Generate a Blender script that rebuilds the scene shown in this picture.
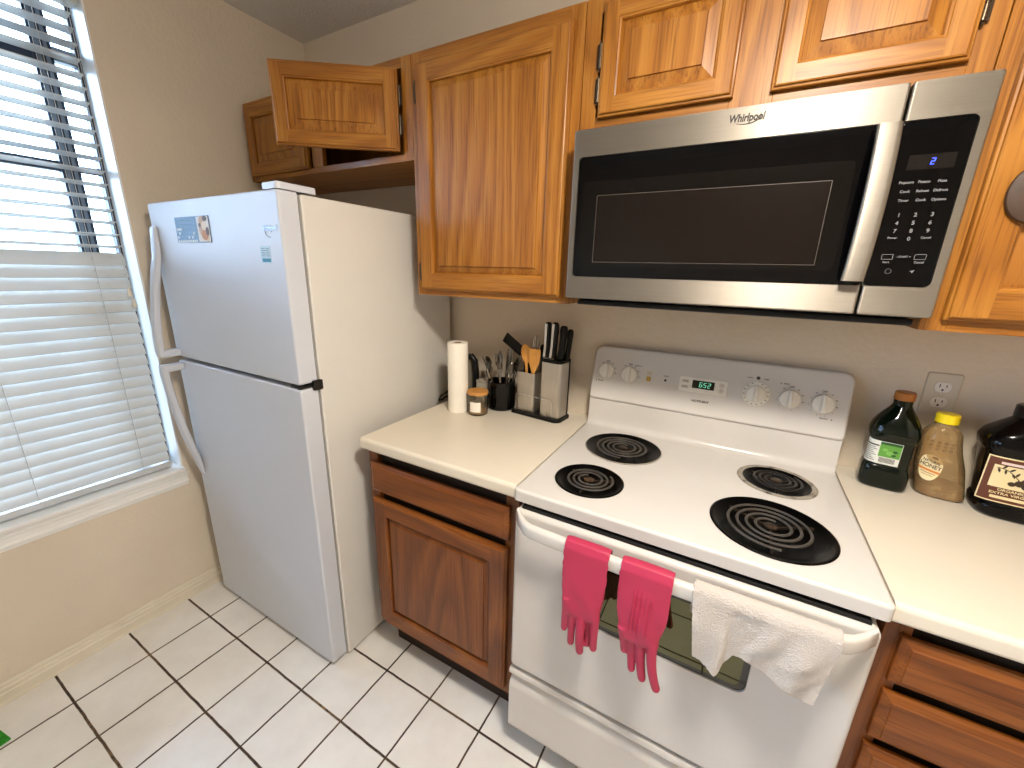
import bpy, bmesh, math, random
from mathutils import Vector, Matrix, Quaternion
random.seed(7)
for _o in list(bpy.data.objects):
    bpy.data.objects.remove(_o, do_unlink=True)
SC = bpy.context.scene
COL = SC.collection
PI = math.pi

# ------------------------------------------------------------------ camera
YAW, PITCH, ROLL, FPX = 0.5041, -0.2743, 0.0268, 403.45
CAM = Vector((1.9802, -1.4748, 1.4621))
_f = Vector((-math.sin(YAW) * math.cos(PITCH), math.cos(YAW) * math.cos(PITCH), math.sin(PITCH)))
_r0 = Vector((math.cos(YAW), math.sin(YAW), 0))
_u0 = _r0.cross(_f)
_r = _r0 * math.cos(ROLL) + _u0 * math.sin(ROLL)
_u = -_r0 * math.sin(ROLL) + _u0 * math.cos(ROLL)
cd = bpy.data.cameras.new('camera')
cam = bpy.data.objects.new('camera', cd)
COL.objects.link(cam)
cd.sensor_width = 36.0
cd.lens = FPX * 36.0 / 1024.0
cd.clip_start = 0.02
cam.matrix_world = Matrix(((_r.x, _u.x, -_f.x, CAM.x), (_r.y, _u.y, -_f.y, CAM.y), (_r.z, _u.z, -_f.z, CAM.z), (0, 0, 0, 1)))
SC.camera = cam

# ------------------------------------------------------------------ world and lights
w = bpy.data.worlds.new('sky')
SC.world = w
w.use_nodes = True
_wt = w.node_tree
_tc = _wt.nodes.new('ShaderNodeTexCoord')
_sp = _wt.nodes.new('ShaderNodeSeparateXYZ')
_rp = _wt.nodes.new('ShaderNodeValToRGB')
_wt.links.new(_tc.outputs['Generated'], _sp.inputs[0])
_wt.links.new(_sp.outputs[2], _rp.inputs[0])
_wt.links.new(_rp.outputs[0], _wt.nodes['Background'].inputs[0])
# bright overcast sky above the horizon, paler ground below it
_rp.color_ramp.elements[0].position = 0.0
_rp.color_ramp.elements[0].color = (0.16, 0.18, 0.20, 1)
_rp.color_ramp.elements[1].position = 0.12
_rp.color_ramp.elements[1].color = (0.50, 0.69, 1.0, 1)
_wt.nodes['Background'].inputs[1].default_value = 18.0

def globe_light(name, loc, radius, power, color):
    l = bpy.data.lights.new(name, 'POINT')
    l.shadow_soft_size = radius
    l.energy = power
    l.color = color
    o = bpy.data.objects.new(name, l)
    COL.objects.link(o)
    o.location = loc
    return o
def disc_light(name, loc, size, power, color):
    l = bpy.data.lights.new(name, 'AREA')
    l.shape = 'DISK'
    l.size = size
    l.energy = power
    l.color = color
    o = bpy.data.objects.new(name, l)
    COL.objects.link(o)
    o.location = loc
globe_light('ceiling_lamp_light', (2.08, -1.15, 2.12), 0.09, 15, (1.0, 0.92, 0.80))
disc_light('ceiling_lamp_downlight', (2.08, -1.15, 2.14), 0.22, 20, (1.0, 0.92, 0.80))

SC.view_settings.view_transform = 'Standard'
SC.view_settings.look = 'None'
SC.view_settings.gamma = 1
SC.view_settings.use_curve_mapping = False
SC.view_settings.exposure = 0.34
SC.cycles.use_denoising = True
SC.cycles.max_bounces = 10
SC.cycles.diffuse_bounces = 5
SC.cycles.glossy_bounces = 4
SC.cycles.transmission_bounces = 8
SC.cycles.sample_clamp_indirect = 6
SC.cycles.caustics_reflective = False
SC.cycles.caustics_refractive = False

# ------------------------------------------------------------------ materials
def lin(c):
    out = []
    for v in c[:3]:
        v = v / 255.0
        out.append(v / 12.92 if v <= 0.04045 else ((v + 0.055) / 1.055) ** 2.4)
    return (*out, 1.0)

class NT:
    def __init__(self, name):
        self.m = bpy.data.materials.new(name)
        self.m.use_nodes = True
        self.t = self.m.node_tree
        self.b = self.t.nodes['Principled BSDF']
    def n(self, kind, **kw):
        nd = self.t.nodes.new('ShaderNode' + kind)
        for k, v in kw.items():
            setattr(nd, k, v)
        return nd
    def l(self, a, b):
        self.t.links.new(a, b)
    def math(self, op, a, b=None, c=None):
        nd = self.n('Math', operation=op)
        for i, v in enumerate((a, b, c)):
            if v is None:
                continue
            if isinstance(v, (int, float)):
                nd.inputs[i].default_value = v
            else:
                self.l(v, nd.inputs[i])
        return nd.outputs[0]
    def mix(self, fac, a, b, mode='MIX'):
        nd = self.n('MixRGB', blend_type=mode)
        for i, v in enumerate((fac, a, b)):
            if isinstance(v, (int, float)):
                nd.inputs[i].default_value = v
            elif isinstance(v, tuple):
                nd.inputs[i].default_value = v
            else:
                self.l(v, nd.inputs[i])
        return nd.outputs[0]
    def noise(self, vec, scale, detail=3, rough=.55, dist=0):
        nd = self.n('TexNoise')
        nd.inputs['Scale'].default_value = scale
        nd.inputs['Detail'].default_value = detail
        nd.inputs['Roughness'].default_value = rough
        nd.inputs['Distortion'].default_value = dist
        if vec is not None:
            self.l(vec, nd.inputs['Vector'])
        return nd
    def ramp(self, fac, stops):
        nd = self.n('ValToRGB')
        e = nd.color_ramp.elements
        while len(e) < len(stops):
            e.new(0.5)
        for i, (p, c) in enumerate(stops):
            e[i].position = p
            e[i].color = c if len(c) == 4 else (*c, 1)
        self.l(fac, nd.inputs[0])
        return nd.outputs[0]
    def bump(self, h, strength, dist=0.002):
        nd = self.n('Bump')
        nd.inputs['Strength'].default_value = strength
        nd.inputs['Distance'].default_value = dist
        self.l(h, nd.inputs['Height'])
        self.l(nd.outputs[0], self.b.inputs['Normal'])
    def mapping(self, vec, scale=(1, 1, 1), rot=(0, 0, 0), loc=(0, 0, 0)):
        nd = self.n('Mapping')
        nd.inputs['Scale'].default_value = scale
        nd.inputs['Rotation'].default_value = rot
        nd.inputs['Location'].default_value = loc
        self.l(vec, nd.inputs['Vector'])
        return nd.outputs[0]
    def coord(self):
        return self.n('TexCoord').outputs['Object']

def mat(name, rgb, rough=.5, metal=0., var=.04, vscale=9., bump=0., bscale=220., coat=0., trans=0., ior=1.45, spec=.5, emit=0., sss=0., tint=(1., 1., 1.)):
    k = NT(name)
    c = k.coord()
    base = lin(rgb)
    lo = tuple(v * (1 - var) for v in base[:3]) + (1,)
    hi = tuple(min(1, v * (1 + var)) for v in base[:3]) + (1,)
    nz = k.noise(c, vscale, 4)
    k.l(k.ramp(nz.outputs[0], [(.3, lo), (.7, hi)]), k.b.inputs['Base Color'])
    k.b.inputs['Roughness'].default_value = rough
    k.b.inputs['Metallic'].default_value = metal
    k.b.inputs['Specular Tint'].default_value = tint + (1,)
    k.b.inputs['Specular IOR Level'].default_value = spec
    k.b.inputs['IOR'].default_value = ior
    k.b.inputs['Coat Weight'].default_value = coat
    k.b.inputs['Coat Roughness'].default_value = .06
    k.b.inputs['Transmission Weight'].default_value = trans
    if sss:
        k.b.inputs['Subsurface Weight'].default_value = sss
        k.b.inputs['Subsurface Radius'].default_value = (.02, .006, .005)
    if emit:
        k.b.inputs['Emission Color'].default_value = base
        k.b.inputs['Emission Strength'].default_value = emit
    if bump:
        k.bump(k.noise(c, bscale, 3).outputs[0], bump)
    return k.m

def oak(name, axis, dark, mid, light, rough=.42, ring=21., tilt=.05, off=(0, .16, 0)):
    k = NT(name)
    c = k.coord()
    rnd = k.n('ObjectInfo').outputs['Random']
    cmb = k.n('CombineXYZ')
    for i in range(3):
        k.l(k.math('MULTIPLY', rnd, (1.7, .06, 5.1)[i] if axis == 'z' else (5.1, .06, 1.7)[i]), cmb.inputs[i])
    add = k.n('VectorMath', operation='ADD')
    k.l(c, add.inputs[0])
    k.l(cmb.outputs[0], add.inputs[1])
    v = add.outputs[0]
    if axis == 'z':
        sc, dr, rt = (1, 1, .13), (260, 260, 6), (tilt, tilt, 0)
    else:
        sc, dr, rt = (.13, 1, 1), (6, 260, 260), (0, tilt, tilt)
    base = k.mapping(v, sc, rt, off)
    fld = k.noise(base, 2.6, 1.0, .3, .25)
    fib = k.noise(k.mapping(v, tuple(d / 60. for d in dr)), 26., 2, .6)
    ph = k.math('ADD', k.math('MULTIPLY', fld.outputs[0], ring), k.math('MULTIPLY', fib.outputs[0], .3))
    saw = k.math('FRACT', ph)
    pores = k.noise(k.mapping(v, tuple(d / 10. for d in dr)), 10., 2, .6)
    fine = k.noise(k.mapping(v, tuple(d / 60. for d in dr)), 10., 3, .6)
    col = k.ramp(saw, [(0., lin(mid)), (.2, lin(light)), (.62, lin(mid)), (.9, lin(tuple((a + b_) / 2 for a, b_ in zip(dark, mid)))), (1., lin(mid))])
    col = k.mix(k.ramp(fine.outputs[0], [(.35, (.5,) * 3), (.7, (.0,) * 3)]), col, lin(mid))
    pr = k.ramp(pores.outputs[0], [(.34, (.52, .44, .36)), (.50, (1, 1, 1))])
    col = k.mix(.75, col, pr, 'MULTIPLY')
    k.l(col, k.b.inputs['Base Color'])
    k.b.inputs['Roughness'].default_value = rough
    k.b.inputs['Coat Weight'].default_value = .12
    k.b.inputs['Coat Roughness'].default_value = .3
    k.b.inputs['Specular IOR Level'].default_value = .35
    k.bump(pores.outputs[0], .12, .001)
    return k.m

def brushed(name, rgb, rough, axis):
    k = NT(name)
    c = k.coord()
    s = {'x': (2, 260, 260), 'z': (260, 260, 2)}[axis]
    nz = k.noise(k.mapping(c, s), 3., 4)
    b = lin(rgb)
    k.l(k.ramp(nz.outputs[0], [(.3, tuple(v * .9 for v in b[:3])), (.7, tuple(min(1, v * 1.06) for v in b[:3]))]), k.b.inputs['Base Color'])
    tg = k.n('CombineXYZ')
    tg.inputs[2 if axis == 'x' else 0].default_value = 1
    k.l(tg.outputs[0], k.b.inputs['Tangent'])
    k.b.inputs['Anisotropic'].default_value = .85
    k.b.inputs['Metallic'].default_value = 1
    k.l(k.ramp(nz.outputs[0], [(.2, (rough * .8,) * 3), (.8, (rough * 1.25,) * 3)]), k.b.inputs['Roughness'])
    k.bump(nz.outputs[0], .08, .0006)
    return k.m

def tiles(name, s, ox, oy):
    k = NT(name)
    sep = k.n('SeparateXYZ')
    c = k.coord()
    wob = k.noise(c, 14., 3)
    vm = k.n('MixRGB', blend_type='LINEAR_LIGHT')
    vm.inputs[0].default_value = .0022
    k.l(c, vm.inputs[1])
    k.l(wob.outputs['Color'], vm.inputs[2])
    k.l(vm.outputs[0], sep.inputs[0])
    d = []
    cell = []
    for i, o in ((0, ox), (1, oy)):
        t = k.math('DIVIDE', k.math('SUBTRACT', sep.outputs[i], o), s)
        fr = k.math('FRACT', t)
        cell.append(k.math('FLOOR', t))
        d.append(k.math('MULTIPLY', k.math('MINIMUM', fr, k.math('SUBTRACT', 1.0, fr)), s))
    dd = k.math('MINIMUM', k.math('MULTIPLY', d[0], 1.12), d[1])
    mr = k.n('MapRange')
    mr.inputs['From Min'].default_value = .0028
    mr.inputs['From Max'].default_value = .0044
    k.l(dd, mr.inputs['Value'])
    tile = mr.outputs[0]
    cx = k.n('CombineXYZ')
    k.l(cell[0], cx.inputs[0])
    k.l(cell[1], cx.inputs[1])
    wn = k.n('TexWhiteNoise')
    k.l(cx.outputs[0], wn.inputs['Vector'])
    mott = k.noise(c, 6., 5, .6)
    tc = k.ramp(mott.outputs[0], [(.25, lin((224, 220, 214))), (.75, lin((240, 237, 232)))])
    tc = k.mix(.08, tc, k.ramp(wn.outputs['Value'], [(0, (.2,) * 3), (1, (.8,) * 3)]), 'SOFT_LIGHT')
    spots = k.noise(c, 70., 2)
    tc = k.mix(k.ramp(spots.outputs[0], [(.76, (0,) * 3), (.80, (.5,) * 3)]), tc, lin((120, 95, 70)))
    gn = k.noise(c, 4., 3)
    gc = k.ramp(gn.outputs[0], [(.35, lin((62, 46, 36))), (.55, lin((88, 68, 50))), (.75, lin((140, 112, 78)))])
    sp = k.noise(c, 60., 2)
    gc = k.mix(k.ramp(sp.outputs[0], [(.5, (0,) * 3), (.62, (.8,) * 3)]), gc, lin((40, 28, 22)))
    k.l(k.mix(tile, gc, tc), k.b.inputs['Base Color'])
    k.l(k.ramp(tile, [(0, (.85,) * 3), (1, (.30,) * 3)]), k.b.inputs['Roughness'])
    k.bump(tile, .5, .002)
    return k.m

def plaster(name, rgb, bscale, strength, var=.05, dist=.004, stops=(.35, .7)):
    k = NT(name)
    c = k.coord()
    b = lin(rgb)
    nz = k.noise(c, 2.2, 4)
    k.l(k.ramp(nz.outputs[0], [(.3, tuple(v * (1 - var) for v in b[:3])), (.7, tuple(min(1, v * (1 + var)) for v in b[:3]))]), k.b.inputs['Base Color'])
    k.b.inputs['Roughness'].default_value = .75
    h = k.ramp(k.noise(c, bscale, 4, .6).outputs[0], [(stops[0], (0,) * 3), (stops[1], (1,) * 3)])
    k.bump(h, strength, dist)
    return k.m

def stained(name, rgb, stain, rough=.2, amount=(.52, .7), scale=38.):
    k = NT(name)
    c = k.coord()
    nz = k.noise(c, scale, 5, .65)
    k.l(k.mix(k.ramp(nz.outputs[0], [(amount[0], (0,) * 3), (amount[1], (1,) * 3)]), lin(rgb), lin(stain)), k.b.inputs['Base Color'])
    k.b.inputs['Roughness'].default_value = rough
    k.b.inputs['Specular IOR Level'].default_value = .12
    k.bump(nz.outputs[0], .15, .001)
    return k.m

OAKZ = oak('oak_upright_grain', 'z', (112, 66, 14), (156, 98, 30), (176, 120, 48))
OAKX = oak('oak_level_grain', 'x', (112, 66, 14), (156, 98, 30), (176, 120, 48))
OAKBZ = oak('shaded_oak_upright_grain', 'z', (76, 38, 10), (118, 64, 21), (136, 80, 30))  # both: the wall cabinet oak with redder, dimmer light put into the colour
OAKBX = oak('shaded_oak_level_grain', 'x', (80, 40, 10), (124, 67, 19), (142, 82, 28))
GAPTOE = mat('gap_shade_and_toe_board', (44, 30, 22), .8)  # brown darkened for the shade behind the gaps, shared with the toe board
WALL = plaster('beige_wall_paint', (217, 203, 183), 60, .2)
CEIL = plaster('popcorn_ceiling', (218, 214, 208), 150, .9, dist=.010, stops=(.58, .70))
TRIM = mat('cream_trim_paint', (222, 212, 192), .45, var=.06)
SILLM = mat('white_sill_paint', (236, 234, 230), .35)
TILE = tiles('white_floor_tile', .2073, -.0072, -1.2877)
FRIDGE = mat('fridge_enamel_blue_shade', (200, 203, 211), .38, var=.01, bump=.05, bscale=400)  # same paint as the side, with window blue and shade mixed in
FRIDGEDARK = mat('grey_gasket', (120, 116, 110), .6)
FRSIDE = mat('fridge_enamel_warm_lit', (212, 208, 201), .42, var=.015, bump=.08, bscale=420)  # same paint as the front, with the lamp's warm light mixed in
ENAMEL = mat('range_white_enamel', (205, 200, 195), .18, var=.015)
PLASTIC = mat('white_plastic', (226, 222, 214), .35, var=.02)
LAMINATE = mat('cream_laminate', (218, 208, 191), .35, var=.015)
BLACKGAP = mat('black_shadow_gap', (14, 13, 12), .7)
BLACKPL = mat('black_plastic', (9, 9, 9), .35, spec=.3)
BLACKGL = mat('black_gloss_glass', (3, 3, 4), .05, spec=.35)
MWGLASS = mat('smoked_door_glass', (12, 10, 9), .12, spec=.3)
MWGLASS2 = mat('smoked_window_screen', (20, 14, 11), .2, spec=.3)
STEEL = brushed('brushed_steel_level', (164, 156, 145), .52, 'x')
STEELZ = brushed('brushed_steel_upright', (214, 208, 200), .40, 'z')
CHROME = mat('polished_chrome', (215, 212, 208), .12, 1, var=.02)
BRONZE = mat('dark_bronze_hinge', (60, 48, 38), .4, .8)
HINGE = mat('aged_hinge_metal', (96, 84, 70), .35, .9)
COILM = mat('grey_heating_coil', (76, 71, 66), .45, .3, var=.2, vscale=40)
COILD = mat('dark_heating_coil', (36, 33, 31), .35, .3, var=.2, vscale=40)
PAN = stained('black_drip_bowl', (3, 3, 3), (40, 24, 15), .3, (.6, .76))
RIMM = stained('worn_bowl_rim', (150, 142, 130), (60, 48, 40), .35, (.5, .7))
PINK = mat('pink_rubber', (172, 44, 76), .5, var=.05, bump=.06, bscale=300)
INK = mat('dark_grey_print', (38, 35, 34), .6)
INKL = mat('pale_grey_print', (120, 120, 122), .6)
GOLDINK = mat('ochre_print', (176, 140, 60), .6)
LCD = mat('clock_screen', (10, 20, 16), .2)
LCDON = mat('clock_digits', (130, 225, 190), .4, emit=.55)
BLUELED = mat('blue_led_digits', (60, 80, 255), .4, emit=3.0)
PAPER = mat('white_paper', (240, 234, 222), .85, bump=.25, bscale=160)
CARD = mat('cardboard', (150, 120, 88), .9)
WOODL = mat('pale_utensil_wood', (206, 146, 72), .55, var=.15, vscale=30)
WOODLID = mat('bamboo_lid', (196, 138, 70), .5, var=.15, vscale=30)

def terry(name):
    k = NT(name)
    c = k.coord()
    k.b.inputs['Base Color'].default_value = lin((236, 226, 216))
    nz = k.noise(c, 5, 3)
    k.l(k.ramp(nz.outputs[0], [(.3, lin((222, 209, 198))), (.7, lin((234, 224, 215)))]), k.b.inputs['Base Color'])
    k.b.inputs['Roughness'].default_value = .95
    k.b.inputs['Sheen Weight'].default_value = .3
    h = k.noise(k.mapping(c, (1, 1, 1.5)), 240, 4, .75)
    k.bump(h.outputs[0], 1.0, .008)
    return k.m
TERRY = terry('white_terry_cloth')

def slatmat():
    k = NT('white_blind_slat')
    c = k.coord()
    k.l(k.ramp(k.noise(c, 8, 3).outputs[0], [(.3, lin((210, 207, 200))), (.7, lin((218, 215, 208)))]), k.b.inputs['Base Color'])
    k.b.inputs['Roughness'].default_value = .4
    tr = k.n('BsdfTranslucent')
    tr.inputs[0].default_value = lin((214, 222, 226))
    mx = k.n('MixShader')
    mx.inputs[0].default_value = .22
    k.l(k.b.outputs[0], mx.inputs[1])
    k.l(tr.outputs[0], mx.inputs[2])
    out = [n for n in k.t.nodes if n.type == 'OUTPUT_MATERIAL'][0]
    k.l(mx.outputs[0], out.inputs['Surface'])
    return k.m
SLAT = slatmat()

def glassmat(name, rgb, rough=.02, ior=1.45, trans=1.0, coat=0):
    return mat(name, rgb, rough, var=.01, trans=trans, ior=ior, coat=coat)
WINGLASS = None
def thin_clear(name, tint, body, cloudy):
    k = NT(name)
    t = k.n('BsdfTransparent')
    t.inputs[0].default_value = lin(tint)
    d = k.n('BsdfDiffuse')
    d.inputs[0].default_value = lin(body)
    nz = k.noise(k.coord(), 30., 3)
    m0 = k.n('MixShader')
    k.l(k.ramp(nz.outputs[0], [(.3, (cloudy * .7,) * 3), (.7, (cloudy * 1.3,) * 3)]), m0.inputs[0])
    k.l(t.outputs[0], m0.inputs[1])
    k.l(d.outputs[0], m0.inputs[2])
    g = k.n('BsdfGlossy')
    g.inputs['Roughness'].default_value = .08
    fr = k.n('Fresnel')
    fr.inputs[0].default_value = 1.4
    mx = k.n('MixShader')
    k.l(fr.outputs[0], mx.inputs[0])
    k.l(m0.outputs[0], mx.inputs[1])
    k.l(g.outputs[0], mx.inputs[2])
    out = [n for n in k.t.nodes if n.type == 'OUTPUT_MATERIAL'][0]
    k.l(mx.outputs[0], out.inputs['Surface'])
    return k.m
def clear_pane():
    k = NT('window_glass')
    t = k.n('BsdfTransparent')
    t.inputs[0].default_value = (.93, .97, .98, 1)
    g = k.n('BsdfGlossy')
    g.inputs['Roughness'].default_value = .02
    mx = k.n('MixShader')
    fr = k.n('Fresnel')
    fr.inputs[0].default_value = 1.3
    k.l(fr.outputs[0], mx.inputs[0])
    k.l(t.outputs[0], mx.inputs[1])
    k.l(g.outputs[0], mx.inputs[2])
    out = [n for n in k.t.nodes if n.type == 'OUTPUT_MATERIAL'][0]
    k.l(mx.outputs[0], out.inputs['Surface'])
    return k.m
WINGLASS = clear_pane()

# ------------------------------------------------------------------ mesh helpers
def absorb(bm, tmp, mi):
    mp = {}
    for v in tmp.verts:
        mp[v] = bm.verts.new(v.co)
    for f in tmp.faces:
        try:
            nf = bm.faces.new([mp[v] for v in f.verts])
            nf.material_index = mi if mi is not None else f.material_index
        except ValueError:
            pass
    tmp.free()

def box(bm, x0, x1, y0, y1, z0, z1, bev=0., seg=2, mi=0):
    t = bmesh.new()
    bmesh.ops.create_cube(t, size=1.0)
    for v in t.verts:
        v.co = Vector(((x0 + x1) / 2 + v.co.x * (x1 - x0), (y0 + y1) / 2 + v.co.y * (y1 - y0), (z0 + z1) / 2 + v.co.z * (z1 - z0)))
    if bev:
        bmesh.ops.bevel(t, geom=list(t.edges), offset=bev, segments=seg, profile=.5, affect='EDGES')
    absorb(bm, t, mi)
    return bm

def Box(*a, **k):
    return box(bmesh.new(), *a, **k)

def loft(bm, rings, cap0=True, cap1=True, mi=0, closed=True, mis=None):
    vs = [[bm.verts.new(Vector(p)) for p in r] for r in rings]
    n = len(rings[0])
    for i in range(len(vs) - 1):
        for j in range(n if closed else n - 1):
            a, b = vs[i][j], vs[i][(j + 1) % n]
            c, d = vs[i + 1][(j + 1) % n], vs[i + 1][j]
            f = bm.faces.new((a, b, c, d))
            f.material_index = mis[i] if mis else mi
    if cap0:
        bm.faces.new(list(reversed(vs[0]))).material_index = mis[0] if mis else mi
    if cap1:
        bm.faces.new(vs[-1]).material_index = mis[-1] if mis else mi
    return bm

def fixn(bm):
    bmesh.ops.recalc_face_normals(bm, faces=bm.faces[:])
    return bm

def lathe(bm, prof, c=(0, 0, 0), seg=40, mi=0, cap0=True, cap1=True, basis=None, mis=None):
    """prof: list of (r, h); h runs along the third basis axis"""
    R, U, N = basis or (Vector((1, 0, 0)), Vector((0, 1, 0)), Vector((0, 0, 1)))
    c = Vector(c)
    rings = []
    for r, h in prof:
        r = max(r, 1e-5)
        rings.append([c + R * (r * math.cos(2 * PI * k / seg)) + U * (r * math.sin(2 * PI * k / seg)) + N * h for k in range(seg)])
    return loft(bm, rings, cap0, cap1, mi, mis=mis)

def sup(cx, cy, z, rx, ry, n=2.6, N=48, rot=0.):
    out = []
    for k in range(N):
        a = 2 * PI * k / N
        ca, sa = math.cos(a), math.sin(a)
        x = rx * math.copysign(abs(ca) ** (2. / n), ca)
        y = ry * math.copysign(abs(sa) ** (2. / n), sa)
        out.append(Vector((cx + x * math.cos(rot) - y * math.sin(rot), cy + x * math.sin(rot) + y * math.cos(rot), z)))
    return out

def tube(bm, pts, r, seg=10, mi=0, sx=1., up=None, caps=True):
    """sweep a round (or sx-flattened) section along pts; r may be a list"""
    pts = [Vector(p) for p in pts]
    rs = r if isinstance(r, (list, tuple)) else [r] * len(pts)
    rings = []
    ref = Vector(up) if up else Vector((0.13, 0.21, 0.97))
    prev = None
    for i, p in enumerate(pts):
        d = (pts[min(i + 1, len(pts) - 1)] - pts[max(i - 1, 0)]).normalized()
        if prev is None:
            a = ref - d * ref.dot(d)
            if a.length < 1e-4:
                a = Vector((1, 0, 0)) - d * d.x
        else:
            a = prev - d * prev.dot(d)
        a.normalize()
        prev = a
        b = d.cross(a)
        rings.append([p + a * (rs[i] * sx * math.cos(2 * PI * k / seg)) + b * (rs[i] * math.sin(2 * PI * k / seg)) for k in range(seg)])
    return loft(bm, rings, caps, caps, mi)

def rrect(x0, x1, z0, z1, r, n=6):
    """rounded rectangle outline, counter-clockwise, as (a, b) pairs; r one radius or (bl, br, tr, tl)"""
    rr = r if isinstance(r, tuple) else (r,) * 4
    out = []
    for (cx, cz, a0, q) in ((x0 + rr[0], z0 + rr[0], PI, rr[0]), (x1 - rr[1], z0 + rr[1], 1.5 * PI, rr[1]), (x1 - rr[2], z1 - rr[2], 0, rr[2]), (x0 + rr[3], z1 - rr[3], .5 * PI, rr[3])):
        for k in range(n + 1):
            a = a0 + .5 * PI * k / n
            out.append((cx + q * math.cos(a), cz + q * math.sin(a)))
    return out

def prism(bm, poly, place, d0, d1, bev=0., mi=0, seg=3):
    """extrude an outline; place(a, b, d) gives a point; bev rounds the d1 edge inwards"""
    def inset(pl, k):
        n = len(pl)
        out = []
        for i in range(n):
            p0, p1, p2 = Vector(pl[i - 1]), Vector(pl[i]), Vector(pl[(i + 1) % n])
            e1, e2 = (p1 - p0), (p2 - p1)
            if e1.length < 1e-7 or e2.length < 1e-7:
                e = e1 if e1.length > e2.length else e2
                e1 = e2 = e
            n1, n2 = Vector((-e1.y, e1.x)).normalized(), Vector((-e2.y, e2.x)).normalized()
            m = (n1 + n2)
            m = m / max(m.dot(n1), .3) if m.length > 1e-6 else n1
            out.append(p1 + m * k)
        return out
    rings = [[place(p[0], p[1], d0) for p in poly]]
    if bev:
        s = 1 if d1 > d0 else -1
        for k in range(seg + 1):
            a = .5 * PI * k / seg
            ins = bev * (1 - math.cos(a))
            d = d1 - s * bev * (1 - math.sin(a))
            rings.append([place(p[0], p[1], d) for p in (inset(poly, ins) if ins else [Vector(q) for q in poly])])
    else:
        rings.append([place(p[0], p[1], d1) for p in poly])
    return loft(bm, rings, True, True, mi)

def front(a, b, d):
    """panel facing the room: a -> x, b -> z, d -> depth y"""
    return Vector((a, d, b))

def grid(bm, fn, nu, nv, mi=0):
    vs = [[bm.verts.new(Vector(fn(i / nu, j / nv))) for j in range(nv + 1)] for i in range(nu + 1)]
    for i in range(nu):
        for j in range(nv):
            f = bm.faces.new((vs[i][j], vs[i + 1][j], vs[i + 1][j + 1], vs[i][j + 1]))
            f.material_index = mi
    return bm

def mesh_of(name, bm, mats, off=Vector((0, 0, 0)), smooth=32.):
    fixn(bm)
    for v in bm.verts:
        v.co -= off
    me = bpy.data.meshes.new(name)
    bm.to_mesh(me)
    bm.free()
    for m in (mats if isinstance(mats, (list, tuple)) else [mats]):
        me.materials.append(m)
    me.polygons.foreach_set('use_smooth', [True] * len(me.polygons))
    me.set_sharp_from_angle(angle=math.radians(smooth))
    return me

def link(name, me):
    ob = bpy.data.objects.new(name, me)
    COL.objects.link(ob)
    md = ob.modifiers.new('face_normals', 'WEIGHTED_NORMAL')
    md.keep_sharp = True
    md.weight = 80
    return ob

class Thing:
    """An Empty at the thing's base that parents its parts; meshes are given in room coordinates (or local if rotated)."""
    def __init__(self, name, label, cat, loc, group=None, rot=None, local=False):
        self.o = bpy.data.objects.new(name, None)
        self.o.empty_display_size = .05
        COL.objects.link(self.o)
        self.o.location = loc
        if rot:
            self.o.rotation_euler = rot
        self.off = Vector((0, 0, 0)) if local else Vector(loc)
        self.o['label'] = label
        self.o['category'] = cat
        if group:
            self.o['group'] = group
    def part(self, name, bm, mats, under=None, label=None, smooth=32.):
        ob = link(name, mesh_of(name, bm, mats, self.off, smooth))
        ob.parent = under or self.o
        if label:
            ob['label'] = label
        return ob

def solo(name, label, cat, bm, mats, loc, group=None, rot=None, local=False, smooth=32.):
    ob = link(name, mesh_of(name, bm, mats, Vector((0, 0, 0)) if local else Vector(loc), smooth))
    ob.location = loc
    if rot:
        ob.rotation_euler = rot
    ob['label'] = label
    ob['category'] = cat
    if group:
        ob['group'] = group
    return ob

def struct(name, bm, mats, smooth=32., parent=None):
    ob = link(name, mesh_of(name, bm, mats, smooth=smooth))
    if parent:
        ob.parent = parent
    else:
        ob['kind'] = 'structure'
    return ob

def cut(bm, cutters):
    """bm minus each closed cutter bmesh, by the exact boolean"""
    me = bpy.data.meshes.new('tmp')
    fixn(bm)
    bm.to_mesh(me)
    bm.free()
    o = bpy.data.objects.new('tmp', me)
    COL.objects.link(o)
    junk = [o]
    for c in cutters:
        fixn(c)
        cm = bpy.data.meshes.new('tmp')
        c.to_mesh(cm)
        c.free()
        co = bpy.data.objects.new('tmp', cm)
        COL.objects.link(co)
        junk.append(co)
        md = o.modifiers.new('b', 'BOOLEAN')
        md.operation = 'DIFFERENCE'
        md.solver = 'EXACT'
        md.object = co
    dg = bpy.context.evaluated_depsgraph_get()
    dg.update()
    res = bpy.data.meshes.new_from_object(o.evaluated_get(dg))
    out = bmesh.new()
    out.from_mesh(res)
    for j in junk:
        bpy.data.objects.remove(j, do_unlink=True)
    return out

def remeshed(bm, voxel, smooth_it=4):
    me = bpy.data.meshes.new('tmp')
    fixn(bm)
    bm.to_mesh(me)
    bm.free()
    o = bpy.data.objects.new('tmp', me)
    COL.objects.link(o)
    md = o.modifiers.new('r', 'REMESH')
    md.mode = 'VOXEL'
    md.voxel_size = voxel
    s = o.modifiers.new('s', 'SMOOTH')
    s.factor = .5
    s.iterations = smooth_it
    dg = bpy.context.evaluated_depsgraph_get()
    dg.update()
    res = bpy.data.meshes.new_from_object(o.evaluated_get(dg))
    out = bmesh.new()
    out.from_mesh(res)
    bpy.data.objects.remove(o, do_unlink=True)
    return out

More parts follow.
